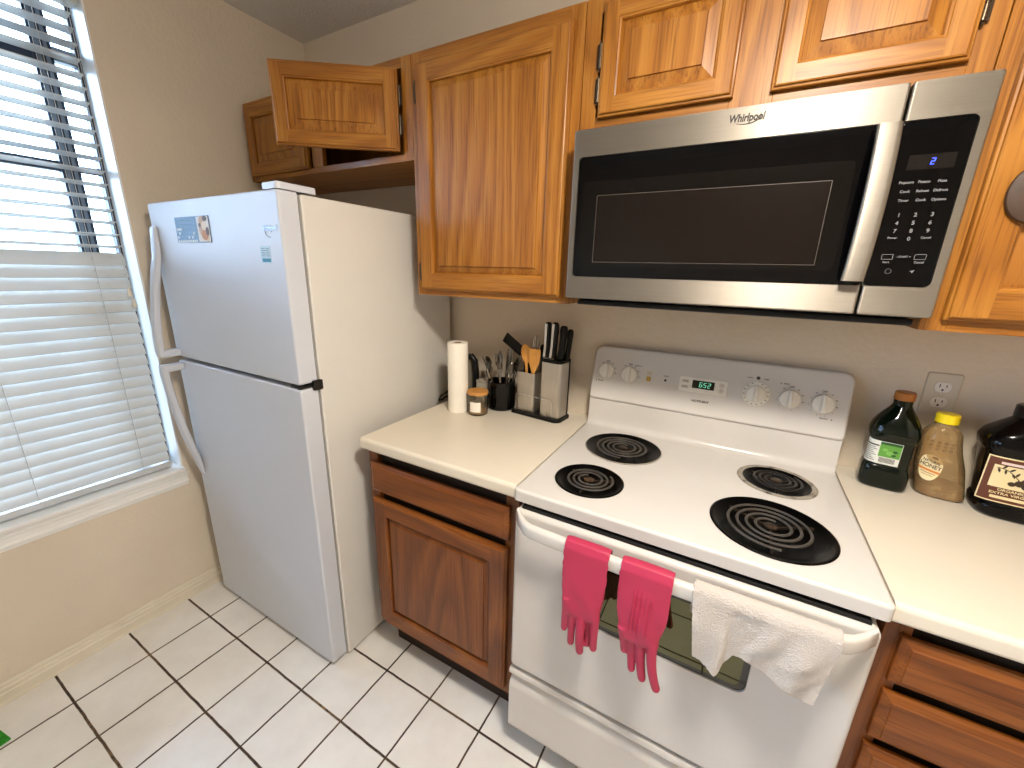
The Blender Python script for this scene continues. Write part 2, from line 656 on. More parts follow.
def lettering(bm, body, place, a, b, size, d=0.0006, mi=0, align='CENTER', width=None, shear=0., bold=.02):
    """text outlines as thin raised letters; place(a, b, d) maps to the surface"""
    cu = bpy.data.curves.new('tmp', 'FONT')
    cu.body = body
    cu.size = size
    cu.align_x = align
    cu.align_y = 'CENTER'
    cu.extrude = .5
    cu.shear = shear
    cu.resolution_u = 4
    cu.offset = size * bold
    o = bpy.data.objects.new('tmp', cu)
    COL.objects.link(o)
    dg = bpy.context.evaluated_depsgraph_get()
    dg.update()
    me = bpy.data.meshes.new_from_object(o.evaluated_get(dg))
    bpy.data.objects.remove(o, do_unlink=True)
    k = 1.
    if width:
        xs = [v.co.x for v in me.vertices]
        k = width / max(1e-6, max(xs) - min(xs))
    vs = [bm.verts.new(place(a + v.co.x * k, b + v.co.y, d * (v.co.z + .5))) for v in me.vertices]
    for p in me.polygons:
        try:
            bm.faces.new([vs[i] for i in p.vertices]).material_index = mi
        except ValueError:
            pass
    bpy.data.meshes.remove(me)
    return bm

def flat(bm, a0, a1, b0, b1, place, d0=-.0003, d1=.0004, mi=0):
    """a thin printed bar"""
    return prism(bm, [(a0, b0), (a1, b0), (a1, b1), (a0, b1)], place, d0, d1, mi=mi)

def disc(bm, a, b, r, place, d1=.0005, seg=20, mi=0, d0=-.0003):
    return prism(bm, [(a + r * math.cos(2 * PI * k / seg), b + r * math.sin(2 * PI * k / seg)) for k in range(seg)], place, d0, d1, mi=mi)

def seg_digit(bm, ch, place, a, b, w, h, t, mi=0, slant=.12):
    on = {'0': 'abcdef', '1': 'bc', '2': 'abged', '3': 'abgcd', '4': 'fgbc', '5': 'afgcd', '6': 'afgedc', '7': 'abc', '8': 'abcdefg', '9': 'abcdfg'}[ch]
    S = {'a': (0, w, h - t, h), 'g': (0, w, h / 2 - t / 2, h / 2 + t / 2), 'd': (0, w, 0, t), 'f': (0, t, h / 2, h), 'e': (0, t, 0, h / 2), 'b': (w - t, w, h / 2, h), 'c': (w - t, w, 0, h / 2)}
    for s in on:
        x0, x1, z0, z1 = S[s]
        g = t * .12
        q = [(x0 + g, z0 + g), (x1 - g, z0 + g), (x1 - g, z1 - g), (x0 + g, z1 - g)]
        prism(bm, [(a + x + slant * z, b + z) for x, z in q], place, -.0002, .0005, mi=mi)

# ------------------------------------------------------------------ room shell
XR, YF, H = 3.05, -3.5, 2.46
struct('floor', Box(-.15, XR + .1, YF - .1, .1, -.06, 0), TILE)
struct('ceiling', Box(-.15, XR + .1, YF - .1, .1, H, H + .06), CEIL)
struct('wall_back', Box(-.15, XR + .1, 0, .1, 0, H), WALL)
struct('wall_right', Box(XR, XR + .1, YF, 0, 0, H), WALL)
struct('wall_front', Box(0, XR, YF - .1, YF, 0, H), WALL)
WY0, WY1, WZ0, WZ1 = -1.98, -.785, .60, 2.30
b = bmesh.new()
box(b, -.15, 0, YF - .1, 0, 0, WZ0)
box(b, -.15, 0, YF - .1, 0, WZ1, H)
box(b, -.15, 0, WY1, 0, WZ0, WZ1)
box(b, -.15, 0, -2.35, WY0, WZ0, WZ1)
box(b, -.15, 0, YF - .1, -3.25, WZ0, WZ1)
box(b, -.15, 0, -3.25, -2.35, WZ0, .95)  # opening for the added daylight window
box(b, -.15, 0, -3.25, -2.35, 2.05, WZ1)
struct('wall_left', b, WALL)

def extrude_y(bm, prof, y0, y1, mi=0):
    """profile of (x, z) swept along y"""
    return loft(bm, [[Vector((x, y0, z)) for x, z in prof], [Vector((x, y1, z)) for x, z in prof]], mi=mi)
def extrude_x(bm, prof, x0, x1, mi=0):
    """profile of (y, z) swept along x"""
    return loft(bm, [[Vector((x0, y, z)) for y, z in prof], [Vector((x1, y, z)) for y, z in prof]], mi=mi)

struct('baseboard_left', extrude_y(bmesh.new(), [(0, 0), (.015, 0), (.0155, .004), (.012, .012), (.0125, .04), (.009, .044), (.011, .048), (.011, .058), (.006, .062), (.007, .068), (.004, .076), (0, .078)], YF, -.001), TRIM, 20)
struct('trim_1', extrude_y(bmesh.new(), [(-.1, .598), (.016, .598), (.022, .602), (.023, .612), (.018, .617), (.0, .618), (-.1, .620)], WY0 + .001, WY1 - .001), SILLM, 20)
struct('trim_3', box(Box(-.1, -.0005, WY1 - .006, WY1, .6205, WZ1), -.1, -.0005, WY0 + .001, WY1 - .006, WZ1 - .003, WZ1 - .0002), SILLM)
struct('trim_2', extrude_y(bmesh.new(), [(0, .535), (.006, .535), (.008, .545), (.013, .549), (.013, .556), (.009, .560), (.009, .578), (.015, .583), (.015, .590), (.019, .594), (.019, .598), (0, .598)], WY0 - .03, WY1 + .006), SILLM, 20)

# window: dark metal sliding sashes outside the blind
WFRAME = mat('dark_bronze_window_metal', (48, 60, 76), .4, .4)
WGREY = mat('grey_window_metal', (126, 142, 158), .4, .3)
b = bmesh.new()
X0, X1 = -.135, -.10
box(b, X0, X1, -.803, -.787, .62, WZ1, .002)
box(b, X0, X1, -1.978, -1.96, .62, WZ1, .002)
box(b, X0, X1, -1.96, -.803, .62, .65, .002)
box(b, X0, X1, -1.96, -.803, WZ1 - .03, WZ1, .002)
for i, (y0, y1, mi) in enumerate(((-.905, -.895, 0), (-.893, -.886, 1), (-.884, -.876, 0), (-.874, -.867, 1), (-.865, -.858, 0))):
    box(b, X0 + .004 * (i % 2), X1 - .004 * (i % 2), y0, y1, .65, WZ1 - .03, .001, mi=mi)
box(b, X0, X1 - .005, -.895, -.858, .65, WZ1 - .03, mi=1)
box(b, X0, X1, -1.96, -.905, 2.065, 2.105, .002)
box(b, X0 - .005, X1 - .01, -1.96, -.905, 1.768, 1.780, .002)
box(b, X0 - .005, X1 - .01, -1.96, -.905, 1.748, 1.756, .002)
box(b, X0, X1, -.858, -.803, 2.085, 2.125, .002, mi=1)
box(b, X0 + .01, X1 - .01, -.858, -.803, 1.752, 1.775, .002)
box(b, X0, X1, -1.02, -.858, 1.30, 1.335, .002)
win = struct('window_1', b, [WFRAME, WGREY])
struct('pane', Box(-.122, -.118, -1.96, -.803, .65, WZ1 - .03), WINGLASS, parent=win)

b = bmesh.new()  # unseen window added behind the camera to supply cool daylight
for q in ((-3.25, -3.21, .95, 2.05), (-2.39, -2.35, .95, 2.05), (-3.21, -2.39, 1.48, 1.52), (-3.21, -2.39, .95, .99), (-3.21, -2.39, 2.01, 2.05)):
    box(b, X0, X1, *q, .002)
fill_win = struct('added_fill_window', b, [WFRAME, WGREY])
struct('pane', Box(-.122, -.118, -3.21, -2.39, .99, 2.01), WINGLASS, parent=fill_win)

# ------------------------------------------------------------------ window blind
T = Thing('window_blind', 'white horizontal slat blind covering the window, upper slats open, lower slats closed', 'blind', (-.045, -1.38, .62))
BX = -.045
b = bmesh.new()
z = .675
k = 0
while z < 2.235:
    up = z > 1.495
    a = math.radians(-6 if up else 64)
    hw = .0245
    ring0, ring1 = [], []
    N = 6
    jit = random.uniform(-.5, .5) * .002
    sec = []
    for s in (1, -1):
        for q in range(N + 1):
            t = -1 + 2 * q / N
            t = t if s > 0 else -t
            crown = .0045 * (1 - t * t)
            sec.append((t * hw, crown + s * .0013))
    y0, y1 = WY0 + .02, -.813
    for (yy, rg) in ((y0, ring0), (y1, ring1)):
        for (u, v) in sec:
            # u: across the slat (positive towards the room), v: up
            x = BX + u * math.cos(a) + v * math.sin(a)
            zz = z + jit - u * math.sin(a) + v * math.cos(a)
            rg.append(Vector((x, yy, zz)))
    loft(b, [ring0, ring1])
    z += .0415
T.part('slats', b, SLAT, smooth=50)
T.part('headrail', Box(BX - .028, BX + .03, WY0 + .01, -.795, 2.245, 2.297, .003), SLAT)
T.part('bottom_rail', Box(BX - .02, BX + .022, WY0 + .02, -.813, .624, .648, .004), SLAT)
for yy in (-.905, -1.19, -1.55):
    b = bmesh.new()
    for dx in (-.027, .027):
        tube(b, [(BX + dx, yy, .64), (BX + dx, yy, 2.25)], .0009, 6)
    zz = .68
    while zz < 2.23:
        tube(b, [(BX - .026, yy, zz - .004), (BX + .026, yy, zz - .004)], .0006, 5)
        zz += .0415
    T.part('ladder_cord', b, SLAT)
for yy, zt in ((-.829, 1.335), (-.822, 1.295)):
    c = T.part('pull_cord', tube(bmesh.new(), [(BX + .033, yy, zt + .02), (BX + .034, yy + .002, 1.8), (BX + .03, yy - .002, 2.25)], .0009, 6), SLAT)
    T.part('tassel', lathe(bmesh.new(), [(.002, .028), (.005, .022), (.0075, .006), (.008, 0), (.006, -.004)], (BX + .033, yy, zt), 14), mat('beige_tassel', (224, 214, 198), .5), under=c, label='beige cord tassel')

# ------------------------------------------------------------------ cabinet doors and drawers
def rect_ring(x0, x1, z0, z1, y):
    return [Vector((x0, y, z0)), Vector((x1, y, z0)), Vector((x1, y, z1)), Vector((x0, y, z1))]

def door_meshes(x0, x1, z0, z1, yf, fw=.052, pb=.034, t=.02):
    """framed door facing -y: returns (frame bmesh, panel bmesh); materials 0 upright grain, 1 level grain"""
    b = bmesh.new()
    def band(r0, r1):
        v0 = [b.verts.new(p) for p in r0]
        v1 = [b.verts.new(p) for p in r1]
        for j in range(4):
            f = b.faces.new((v0[j], v0[(j + 1) % 4], v1[(j + 1) % 4], v1[j]))
            f.material_index = 1 if j % 2 == 0 else 0
    def R(i, y):
        return rect_ring(x0 + i, x1 - i, z0 + i, z1 - i, y)
    outer = [(0, yf + t), (0, yf + .0085), (.0015, yf + .0065), (.005, yf + .0055), (.0065, yf + .0015), (.009, yf)]
    for (i0, y0), (i1, y1) in zip(outer, outer[1:]):
        band(R(i0, y0), R(i1, y1))
    i = .009
    ox0, ox1, oz0, oz1 = x0 + i, x1 - i, z0 + i, z1 - i
    ix0, ix1, iz0, iz1 = x0 + fw, x1 - fw, z0 + fw, z1 - fw
    for q, mi in (((ox0, ix0, oz0, oz1), 0), ((ix1, ox1, oz0, oz1), 0), ((ix0, ix1, oz0, iz0), 1), ((ix0, ix1, iz1, oz1), 1)):
        b.faces.new([b.verts.new(p) for p in rect_ring(*q, yf)]).material_index = mi
    inner = [(fw, yf), (fw + .0015, yf + .0025), (fw + .005, yf + .004), (fw + .0065, yf + .0085), (fw + .007, yf + .0135)]
    for (i0, y0), (i1, y1) in zip(inner, inner[1:]):
        band(R(i0, y0), R(i1, y1))
    b.faces.new([b.verts.new(p) for p in rect_ring(x0, x1, z0, z1, yf + t)]).material_index = 0
    p = bmesh.new()
    s = fw + .0065
    rings = [R(s, yf + .016), R(s, yf + .0125), R(s + pb, yf + .0055), R(s + pb + .0010, yf + .0010), R(s + pb + .004, yf + .0006)]
    loft(p, rings)
    return b, p

def hinge_mesh(x, y, z, ln=.055, plate=-1):
    b = bmesh.new()
    lathe(b, [(.0012, -ln / 2 - .006), (.0038, -ln / 2 - .003), (.0022, -ln / 2), (.0044, -ln / 2 + .001), (.0044, -.002), (.0036, -.001), (.0036, .001), (.0044, .002), (.0044, ln / 2 - .001), (.0022, ln / 2), (.0038, ln / 2 + .003), (.0012, ln / 2 + .006)], (x, y, z), 14)
    box(b, min(x, x + plate * .009), max(x, x + plate * .009), y + .001, y + .0035, z - ln / 2, z + ln / 2, .0006, 1, mi=1)
    return b

def add_door(T, x0, x1, z0, z1, yf, mats, hinges=(), side='l', **kw):
    f, p = door_meshes(x0, x1, z0, z1, yf, **kw)
    d = T.part('door', f, mats, smooth=25)
    T.part('panel', p, mats[0], under=d, smooth=20)
    for hz in hinges:
        hx = x0 - .004 if side == 'l' else x1 + .004
        T.part('hinge', hinge_mesh(hx, yf + .012, hz, plate=-1 if side == 'l' else 1), [HINGE, BRONZE], under=d, label='dark metal hinge')
    return d

def drawer_front(T, x0, x1, z0, z1, yf, m, t=.02):
    def R(i, y):
        return rect_ring(x0 + i, x1 - i, z0 + i, z1 - i, y)
    b = loft(bmesh.new(), [R(0, yf + t), R(0, yf + .011), R(.002, yf + .009), R(.014, yf + .0025), R(.0155, yf + .0005), R(.018, yf)])
    return T.part('drawer', b, m, smooth=20)

OM = [OAKZ, OAKX]
def case(x0, x1, z0, z1, y0, rails, t=.018, floor_in=None):
    """hollow cabinet body with face frame; y0 = front of the face frame; rails: list of (x0,x1,z0,z1,grain)"""
    b = bmesh.new()
    yb = -.002
    box(b, x0, x0 + t, y0 + .018, yb, z0, z1, mi=0)
    box(b, x1 - t, x1, y0 + .018, yb, z0, z1, mi=0)
    box(b, x0 + t, x1 - t, y0 + .018, yb, z1 - t, z1, mi=1)
    fz = floor_in if floor_in is not None else z0
    box(b, x0 + t, x1 - t, y0 + .018, yb, fz, fz + t, mi=1)
    box(b, x0 + t, x1 - t, yb - .006, yb, z0, z1, mi=0)
    for (a0, a1, c0, c1, g) in rails:
        box(b, a0, a1, y0, y0 + .018, c0, c1, .0008, 1, mi=g)
    return b

UG = 'oak wall cabinets'
# above the refrigerator: one door shut, one standing open
YC = -.325
T = Thing('wall_cabinet', 'short oak wall cabinet above the refrigerator with one door standing open', 'cabinet', (.472, -.17, 1.81), UG)
z0, z1 = 1.81, 2.112
T.part('body', case(.004, .946, z0, z1, YC, [(.004, .045, z0, z1, 0), (.905, .946, z0, z1, 0), (.425, .485, z0 + .022, z1 - .03, 0), (.045, .905, z0, z0 + .022, 1), (.045, .905, z1 - .03, z1, 1)]), OM)
add_door(T, .03, .413, 1.828, 2.092, YC - .0205, OM, (1.88, 2.04), 'l', fw=.042, pb=.028)
# open door, built shut about its hinge and then turned
hx, hy = .893, YC - .004
f_, p_ = door_meshes(-.395, 0, 1.838, 2.077, -.020, fw=.042, pb=.028)
dob = link('door', mesh_of('door', f_, OM, smooth=25))
dob.parent = T.o
dob.location = Vector((hx, hy, 0)) - T.off
dob.rotation_euler = (0, 0, math.radians(35))
dob['label'] = 'oak door standing open'
pob = link('panel', mesh_of('panel', p_, OAKZ, smooth=20))
pob.parent = dob
for hz in (1.915, 2.0):
    T.part('hinge', hinge_mesh(.904, YC - .012, hz, plate=1), [HINGE, BRONZE], label='dark bronze hinge')

# tall cabinet
T = Thing('wall_cabinet', 'tall oak wall cabinet with one large door, beside the microwave', 'cabinet', (1.238, -.17, 1.37), UG)
z0, z1 = 1.37, 2.112
T.part('body', case(.948, 1.53, z0, z1, YC, [(.948, .99, z0, z1, 0), (1.49, 1.53, z0, z1, 0), (.99, 1.49, z0, z0 + .035, 1), (.99, 1.49, z1 - .04, z1, 1)]), OM)
add_door(T, .974, 1.504, 1.389, 2.076, YC - .0205, OM, (1.45, 2.0), 'l', fw=.053, pb=.022)

# above the microwave
T = Thing('wall_cabinet', 'oak wall cabinet with two doors above the microwave', 'cabinet', (1.92, -.17, 1.815), UG)
z0, z1 = 1.815, 2.112
T.part('body', case(1.532, 2.307, z0, z1, YC, [(1.532, 1.572, z0, z1, 0), (2.27, 2.307, z0, z1, 0), (1.885, 1.97, z0, z1, 0), (1.572, 1.885, z0, z0 + .035, 1), (1.97, 2.27, z0, z0 + .035, 1), (1.572, 2.27, z1 - .035, z1, 1)]), OM)
add_door(T, 1.582, 1.892, 1.845, 2.092, YC - .0205, OM, (1.908, 1.982), 'l', fw=.040, pb=.026)
add_door(T, 1.964, 2.268, 1.845, 2.092, YC - .0205, OM, (1.93, 1.995), 'r', fw=.040, pb=.026)

# right of the microwave
T = Thing('wall_cabinet', 'oak wall cabinet right of the microwave, cut by the photo edge', 'cabinet', (2.66, -.17, 1.365), UG)
z0, z1 = 1.365, 2.112
T.part('body', case(2.309, 3.04, z0, z1, YC, [(2.309, 2.35, z0, z1, 0), (3.0, 3.04, z0, z1, 0), (2.65, 2.7, z0, z1, 0), (2.35, 3.0, z0, z0 + .035, 1), (2.35, 3.0, z1 - .04, z1, 1)]), OM)
add_door(T, 2.338, 2.66, 1.388, 2.076, YC - .0205, OM, (), 'l', fw=.06, pb=.034)
add_door(T, 2.69, 3.015, 1.388, 2.076, YC - .0205, OM, (), 'r', fw=.06, pb=.034)
b = bmesh.new()
lathe(b, [(.012, 0), (.034, .001), (.041, .006), (.040, .012), (.030, .017), (.012, .019)], (2.405, YC - .0206, 1.618), 32, basis=(Vector((1, 0, 0)), Vector((0, 0, 1.25)), Vector((0, -1, 0))))
solo('oval_magnet', 'dark grey brown oval pad stuck on the cabinet door right of the microwave', 'magnet', b, mat('grey_brown_rubber', (70, 52, 40), .6, var=.2, vscale=25), (2.405, YC - .0206, 1.618))

# base cabinets
YB = -.60
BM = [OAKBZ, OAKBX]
BG = 'oak base cabinets'
def base_case(x0, x1, rails, t=.018):
    b = bmesh.new()
    for xa in (x0, x1 - t):
        box(b, xa, xa + t, YB + .018, -.003, .11, .872, mi=0)
        box(b, xa, xa + t, -.520, -.003, 0.001, .11, mi=0)
    box(b, x0 + t, x1 - t, YB + .018, -.003, .11, .128, mi=1)
    box(b, x0 + t, x1 - t, -.009, -.003, .11, .872, mi=0)
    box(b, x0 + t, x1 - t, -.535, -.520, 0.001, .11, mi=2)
    box(b, x0 + t, x1 - t, YB + .022, YB + .028, .128, .868, mi=2)  # dark sheet standing in for the shade seen through drawer and door gaps
    for (a0, a1, c0, c1, g) in rails:
        box(b, a0, a1, YB, YB + .018, c0, c1, .0008, 1, mi=g)
    return b
T = Thing('base_cabinet', 'oak base cabinet with one drawer and one door between refrigerator and range', 'cabinet', (1.237, -.30, 0), BG)
T.part('body', base_case(.944, 1.531, [(.944, .985, .15, .872, 0), (1.49, 1.531, .15, .872, 0), (.985, 1.49, .15, .19, 1)]), BM + [GAPTOE])
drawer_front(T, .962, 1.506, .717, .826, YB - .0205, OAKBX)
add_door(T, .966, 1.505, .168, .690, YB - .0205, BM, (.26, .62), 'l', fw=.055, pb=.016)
T = Thing('base_cabinet', 'oak base cabinet with a stack of drawers right of the range', 'cabinet', (2.67, -.30, 0), BG)
T.part('body', base_case(2.306, 3.03, [(2.306, 2.345, .15, .872, 0), (2.99, 3.03, .15, .872, 0)] + [(2.345, 2.99, .15, .19, 1)]), BM + [GAPTOE])
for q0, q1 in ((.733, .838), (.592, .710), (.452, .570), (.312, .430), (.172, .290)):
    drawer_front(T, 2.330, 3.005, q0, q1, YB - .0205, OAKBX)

# worktops
WG = 'cream worktops'
def worktop(x0, x1):
    y0, r = -.634, .012
    pr = [(-.002, .8735), (y0 + .012, .8735)] + [(y0 + r - r * math.sin(a) , .885 - r * .9 * math.cos(a)) for a in (0.4, .8, 1.2, PI / 2)]
    pr += [(y0 + r - r * math.cos(a), .9155 - r + r * math.sin(a)) for a in (0, .4, .8, 1.2, PI / 2)] + [(-.002, .9155)]
    return extrude_x(bmesh.new(), pr, x0, x1)
solo('worktop', 'cream laminate worktop between the refrigerator and the range', 'worktop', worktop(.944, 1.5355), LAMINATE, (1.24, -.32, .8735), WG)
solo('worktop', 'cream laminate worktop holding the bottles right of the range', 'worktop', worktop(2.2995, 3.045), LAMINATE, (2.67, -.32, .8735), WG)

# ------------------------------------------------------------------ refrigerator
T = Thing('refrigerator', 'white top-freezer refrigerator in the corner by the window', 'refrigerator', (.477, -.40, 0))
FX0, FX1 = .092, .856
T.part('body', box(box(bmesh.new(), FX0 + .003, FX1 + .006, -.697, -.03, .014, 1.652, .006, 3), FX0 + .03, FX1 - .02, -.64, -.06, .001, .02, .002, mi=1), [FRSIDE, BLACKPL])
T.part('gasket', box(Box(FX0 + .012, FX1 - .008, -.7055, -.6955, .06, 1.085, .002), FX0 + .012, FX1 - .008, -.7055, -.6955, 1.112, 1.645, .002), FRIDGEDARK, label='grey door gasket')
def fdoor(z0, z1):
    # gently crowned front
    b = bmesh.new()
    pr = rrect(FX0, FX1, z0, z1, .010, 5)
    return prism(b, pr, front, -.7045, -.762, .007)
fz = T.part('freezer_door', fdoor(1.108, 1.657), FRIDGE)
fd = T.part('door', fdoor(.022, 1.094), FRIDGE)
def fhandle(path, mount):
    b = bmesh.new()
    rings = []
    for (y, z, w, t) in path:
        rings.append((y, z, w, t))
    pts = [Vector((.122, y, z)) for y, z, w, t in rings]
    rr = []
    for i, p in enumerate(pts):
        d = (pts[min(i + 1, len(pts) - 1)] - pts[max(i - 1, 0)]).normalized()
        nrm = Vector((1, 0, 0)).cross(d).normalized()
        w, t = rings[i][2], rings[i][3]
        rr.append([p + Vector((1, 0, 0)) * (w * q.x * 1.3) + nrm * (t * q.y * 1.15) for q in [Vector((math.copysign(abs(math.cos(a)) ** .6, math.cos(a)), math.copysign(abs(math.sin(a)) ** .6, math.sin(a)))) for a in [2 * PI * k / 16 for k in range(16)]]])
    loft(b, rr)
    y0, y1, z0, z1 = mount
    box(b, .104, .141, y0, y1, z0, z1, .006, 3)
    return b
T.part('handle', fhandle([(-.7655, 1.580, .012, .003), (-.768, 1.572, .014, .006), (-.770, 1.53, .015, .008), (-.774, 1.48, .016, .009), (-.785, 1.43, .016, .010), (-.800, 1.36, .015, .010), (-.814, 1.27, .015, .010), (-.822, 1.19, .015, .010), (-.824, 1.14, .015, .010), (-.823, 1.122, .014, .009)], (-.832, -.7625, 1.116, 1.142)), FRIDGE, under=fz, label='long white bowed freezer handle')
T.part('handle', fhandle([(-.823, 1.078, .014, .009), (-.824, 1.06, .015, .010), (-.821, 1.0, .015, .010), (-.814, .92, .015, .010), (-.803, .83, .015, .010), (-.789, .75, .016, .009), (-.776, .69, .015, .008), (-.769, .64, .014, .006), (-.7655, .612, .012, .003)], (-.832, -.7625, 1.060, 1.086)), FRIDGE, under=fd, label='long white bowed handle')
b = bmesh.new()
prism(b, rrect(.785, .858, -.762, -.640, .012), lambda a, q, d: Vector((a, q, d)), 1.6575, 1.676, .005)
T.part('hinge_cover', b, FRIDGE)
b = box(bmesh.new(), .800, .853, -.758, -.700, 1.0965, 1.1045, .001)
box(b, .853, .866, -.722, -.690, 1.085, 1.117, .003, 2)
lathe(b, [(.007, 1.094), (.007, 1.107)], (.84, -.752, 0), 16)
T.part('hinge', b, mat('dark_steel_hinge', (58, 56, 54), .35, .9), label='dark steel middle hinge')
T.part('foot', lathe(bmesh.new(), [(.012, .0), (.016, .003), (.016, .009), (.007, .010), (.007, .014)], (.82, -.68, 0.001), 18), BLACKPL)
T.part('foot', lathe(bmesh.new(), [(.012, .0), (.016, .003), (.016, .009), (.007, .010), (.007, .014)], (.13, -.68, 0.001), 18), BLACKPL)
fplace = lambda a, c, d: Vector((a, -.762 - d, c))
b = lettering(bmesh.new(), 'Whirlpool', fplace, .806, 1.558, .021, .0015, width=.066, bold=.03)
tube(b, [fplace(.806 + .022 * math.cos(t), 1.550 + .012 * math.sin(t) - .004, .001) for t in [PI * .9 + .12 * k for k in range(16)]], .0012, 6)
T.part('brand_lettering', b, mat('silver_grey_badge', (150, 154, 162), .3, .5), under=fz, label='small silver lettering')
b = bmesh.new()
flat(b, .746, .795, 1.464, 1.511, fplace, mi=0)
flat(b, .752, .792, 1.467, 1.477, fplace, .0003, .0007, mi=1)
for q in range(5):
    flat(b, .751, .768 + .004 * (q % 2), 1.483 + q * .005, 1.485 + q * .005, fplace, .0003, .0006, mi=2)
    flat(b, .773, .790 - .003 * (q % 2), 1.483 + q * .005, 1.485 + q * .005, fplace, .0003, .0006, mi=2)
T.part('sticker', b, [mat('pale_blue_sticker', (176, 198, 208), .5), mat('teal_print', (20, 110, 134), .5), mat('grey_blue_print', (110, 128, 140), .6)], under=fz, label='small pale teal sticker')

# calendar magnet on the freezer door
T = Thing('calendar_magnet', 'small blue calendar magnet with a brown picture on the freezer door', 'magnet', (.385, -.764, 1.56))
cpl = lambda a, c, d: Vector((a, -.7627 - d, c))
T.part('card', prism(bmesh.new(), rrect(.276, .492, 1.523, 1.603, .003, 3), cpl, 0, .0012, .0003), mat('calendar_blue', (44, 92, 132), .45))
b = bmesh.new()
for q in range(6):
    zc = 1.594 - q * .0125
    for c in range(11):
        a0 = .283 + c * .0115
        full = (q == 5) or (q == 2 and c < 3) or (q == 3 and c in (1, 9)) or (q == 4 and c in (0, 6, 8))
        flat(b, a0, a0 + .0085, zc - (.008 if full else .003), zc, cpl, .001, .0017, mi=0 if full else 1)
T.part('grid', b, [mat('calendar_white', (225, 232, 238), .6), mat('calendar_pale_blue', (120, 160, 190), .6)], label='white date cells')
b = bmesh.new()
flat(b, .418, .490, 1.525, 1.601, cpl, .001, .0016, mi=0)
for (a, c, r, sx, mi) in ((.452, 1.588, .014, 1.3, 1), (.462, 1.573, .013, 1.2, 2), (.448, 1.560, .016, 1.2, 1), (.460, 1.545, .015, 1.3, 3), (.478, 1.556, .013, .7, 4), (.470, 1.594, .008, 1.5, 4), (.436, 1.575, .007, 1, 4), (.474, 1.534, .009, 1, 2), (.440, 1.535, .010, 1.3, 0)):
    prism(b, [(a + r * sx * math.cos(2 * PI * k / 18), c + r * math.sin(2 * PI * k / 18)) for k in range(18)], cpl, .0015, .0019 + .0001 * mi, mi=mi)
T.part('picture', b, [mat('picture_white', (222, 214, 206), .6), mat('picture_tan', (196, 158, 126), .6), mat('picture_cream', (228, 204, 178), .6), mat('picture_ochre', (190, 122, 50), .6), mat('picture_brown', (88, 62, 50), .6)], label='brown and tan picture')

# ------------------------------------------------------------------ microwave
T = Thing('microwave', 'stainless steel over-the-range microwave with black glass door', 'microwave', (1.927, -.20, 1.394))
MX0, MX1, MZ0, MZ1, MY = 1.549, 2.303, 1.394, 1.804, -.402
SEAM = 2.186
T.part('body', Box(MX0 + .003, MX1 - .003, -.365, -.004, MZ0 - .004, MZ1 - .002, .003), mat('dark_grey_case', (52, 50, 48), .5))
def slab(x0, x1, rad, hole=None):
    b = prism(bmesh.new(), rrect(x0, x1, MZ0, MZ1, rad, 4), front, -.366, MY, .0045, seg=3)
    return cut(b, [hole]) if hole else b
gz0, gz1 = 1.4505, 1.7415
hole1 = prism(bmesh.new(), rrect(1.566, SEAM + .05, gz0, gz1, .010, 5), front, MY + .012, MY - .05)
door = T.part('door', slab(MX0, SEAM - .0012, .005, hole1), STEEL)
hole2 = prism(bmesh.new(), rrect(SEAM - .05, 2.287, gz0, gz1, .012, 5), front, MY + .012, MY - .05)
panel = T.part('control_panel', slab(SEAM + .0012, MX1, .005, hole2), STEEL)
# glass lies just under the steel lip
b = prism(bmesh.new(), rrect(1.567, SEAM - .0012, gz0 + .001, gz1 - .001, .009, 5), front, MY + .012, MY + .002, .0008)
T.part('glass', b, BLACKGL, under=door, label='black glass door front')
b = prism(bmesh.new(), rrect(1.582, 2.132, 1.478, 1.684, .010, 4), front, MY + .0023, MY + .0014)
T.part('window', b, MWGLASS, under=door, label='smoked see-through window')
b = bmesh.new()
prism(b, rrect(1.622, 2.098, 1.491, 1.649, .003, 3), front, MY + .0016, MY + .0010, mi=0)
for q in (rrect(1.620, 2.100, 1.6492, 1.6506, .0002, 1), rrect(1.620, 2.100, 1.4885, 1.4899, .0002, 1), rrect(1.6192, 1.6206, 1.489, 1.650, .0002, 1), rrect(2.0992, 2.1006, 1.489, 1.650, .0002, 1)):
    prism(b, q, front, MY + .0014, MY + .0008, mi=1)
T.part('screen', b, [MWGLASS2, mat('screen_edge_grey', (70, 62, 56), .4)], under=door)
pg = T.part('keypad', prism(bmesh.new(), rrect(SEAM + .0012, 2.286, gz0 + .001, gz1 - .001, .010, 5), front, MY + .012, MY + .002, .0008), BLACKGL, under=panel, label='black glass keypad')
# bowed steel handle
rings = []
for k in range(25):
    t = k / 24.
    z = 1.459 + .277 * t
    y = MY - .018 - .024 * math.sin(PI * t) ** .8
    rings.append([Vector((2.1645 + .0185 * q[0], y + .005 * q[1], z)) for q in [(math.copysign(abs(math.cos(a)) ** .5, math.cos(a)), math.copysign(abs(math.sin(a)) ** .6, math.sin(a)) * (1.25 if math.sin(a) < 0 else 1)) for a in [2 * PI * i / 24 for i in range(24)]]])
b = loft(bmesh.new(), rings)
box(b, 2.150, 2.180, MY - .020, MY + .0015, 1.461, 1.480, .003)
box(b, 2.150, 2.180, MY - .020, MY + .0015, 1.715, 1.734, .003)
T.part('handle', b, STEEL, under=door, label='wide bowed steel handle')
mpl = lambda a, c, d: Vector((a, MY - d, c))
b = lettering(bmesh.new(), 'Whirlpool', mpl, 1.930, 1.781, .020, .0008, width=.066, shear=.12, bold=.035)
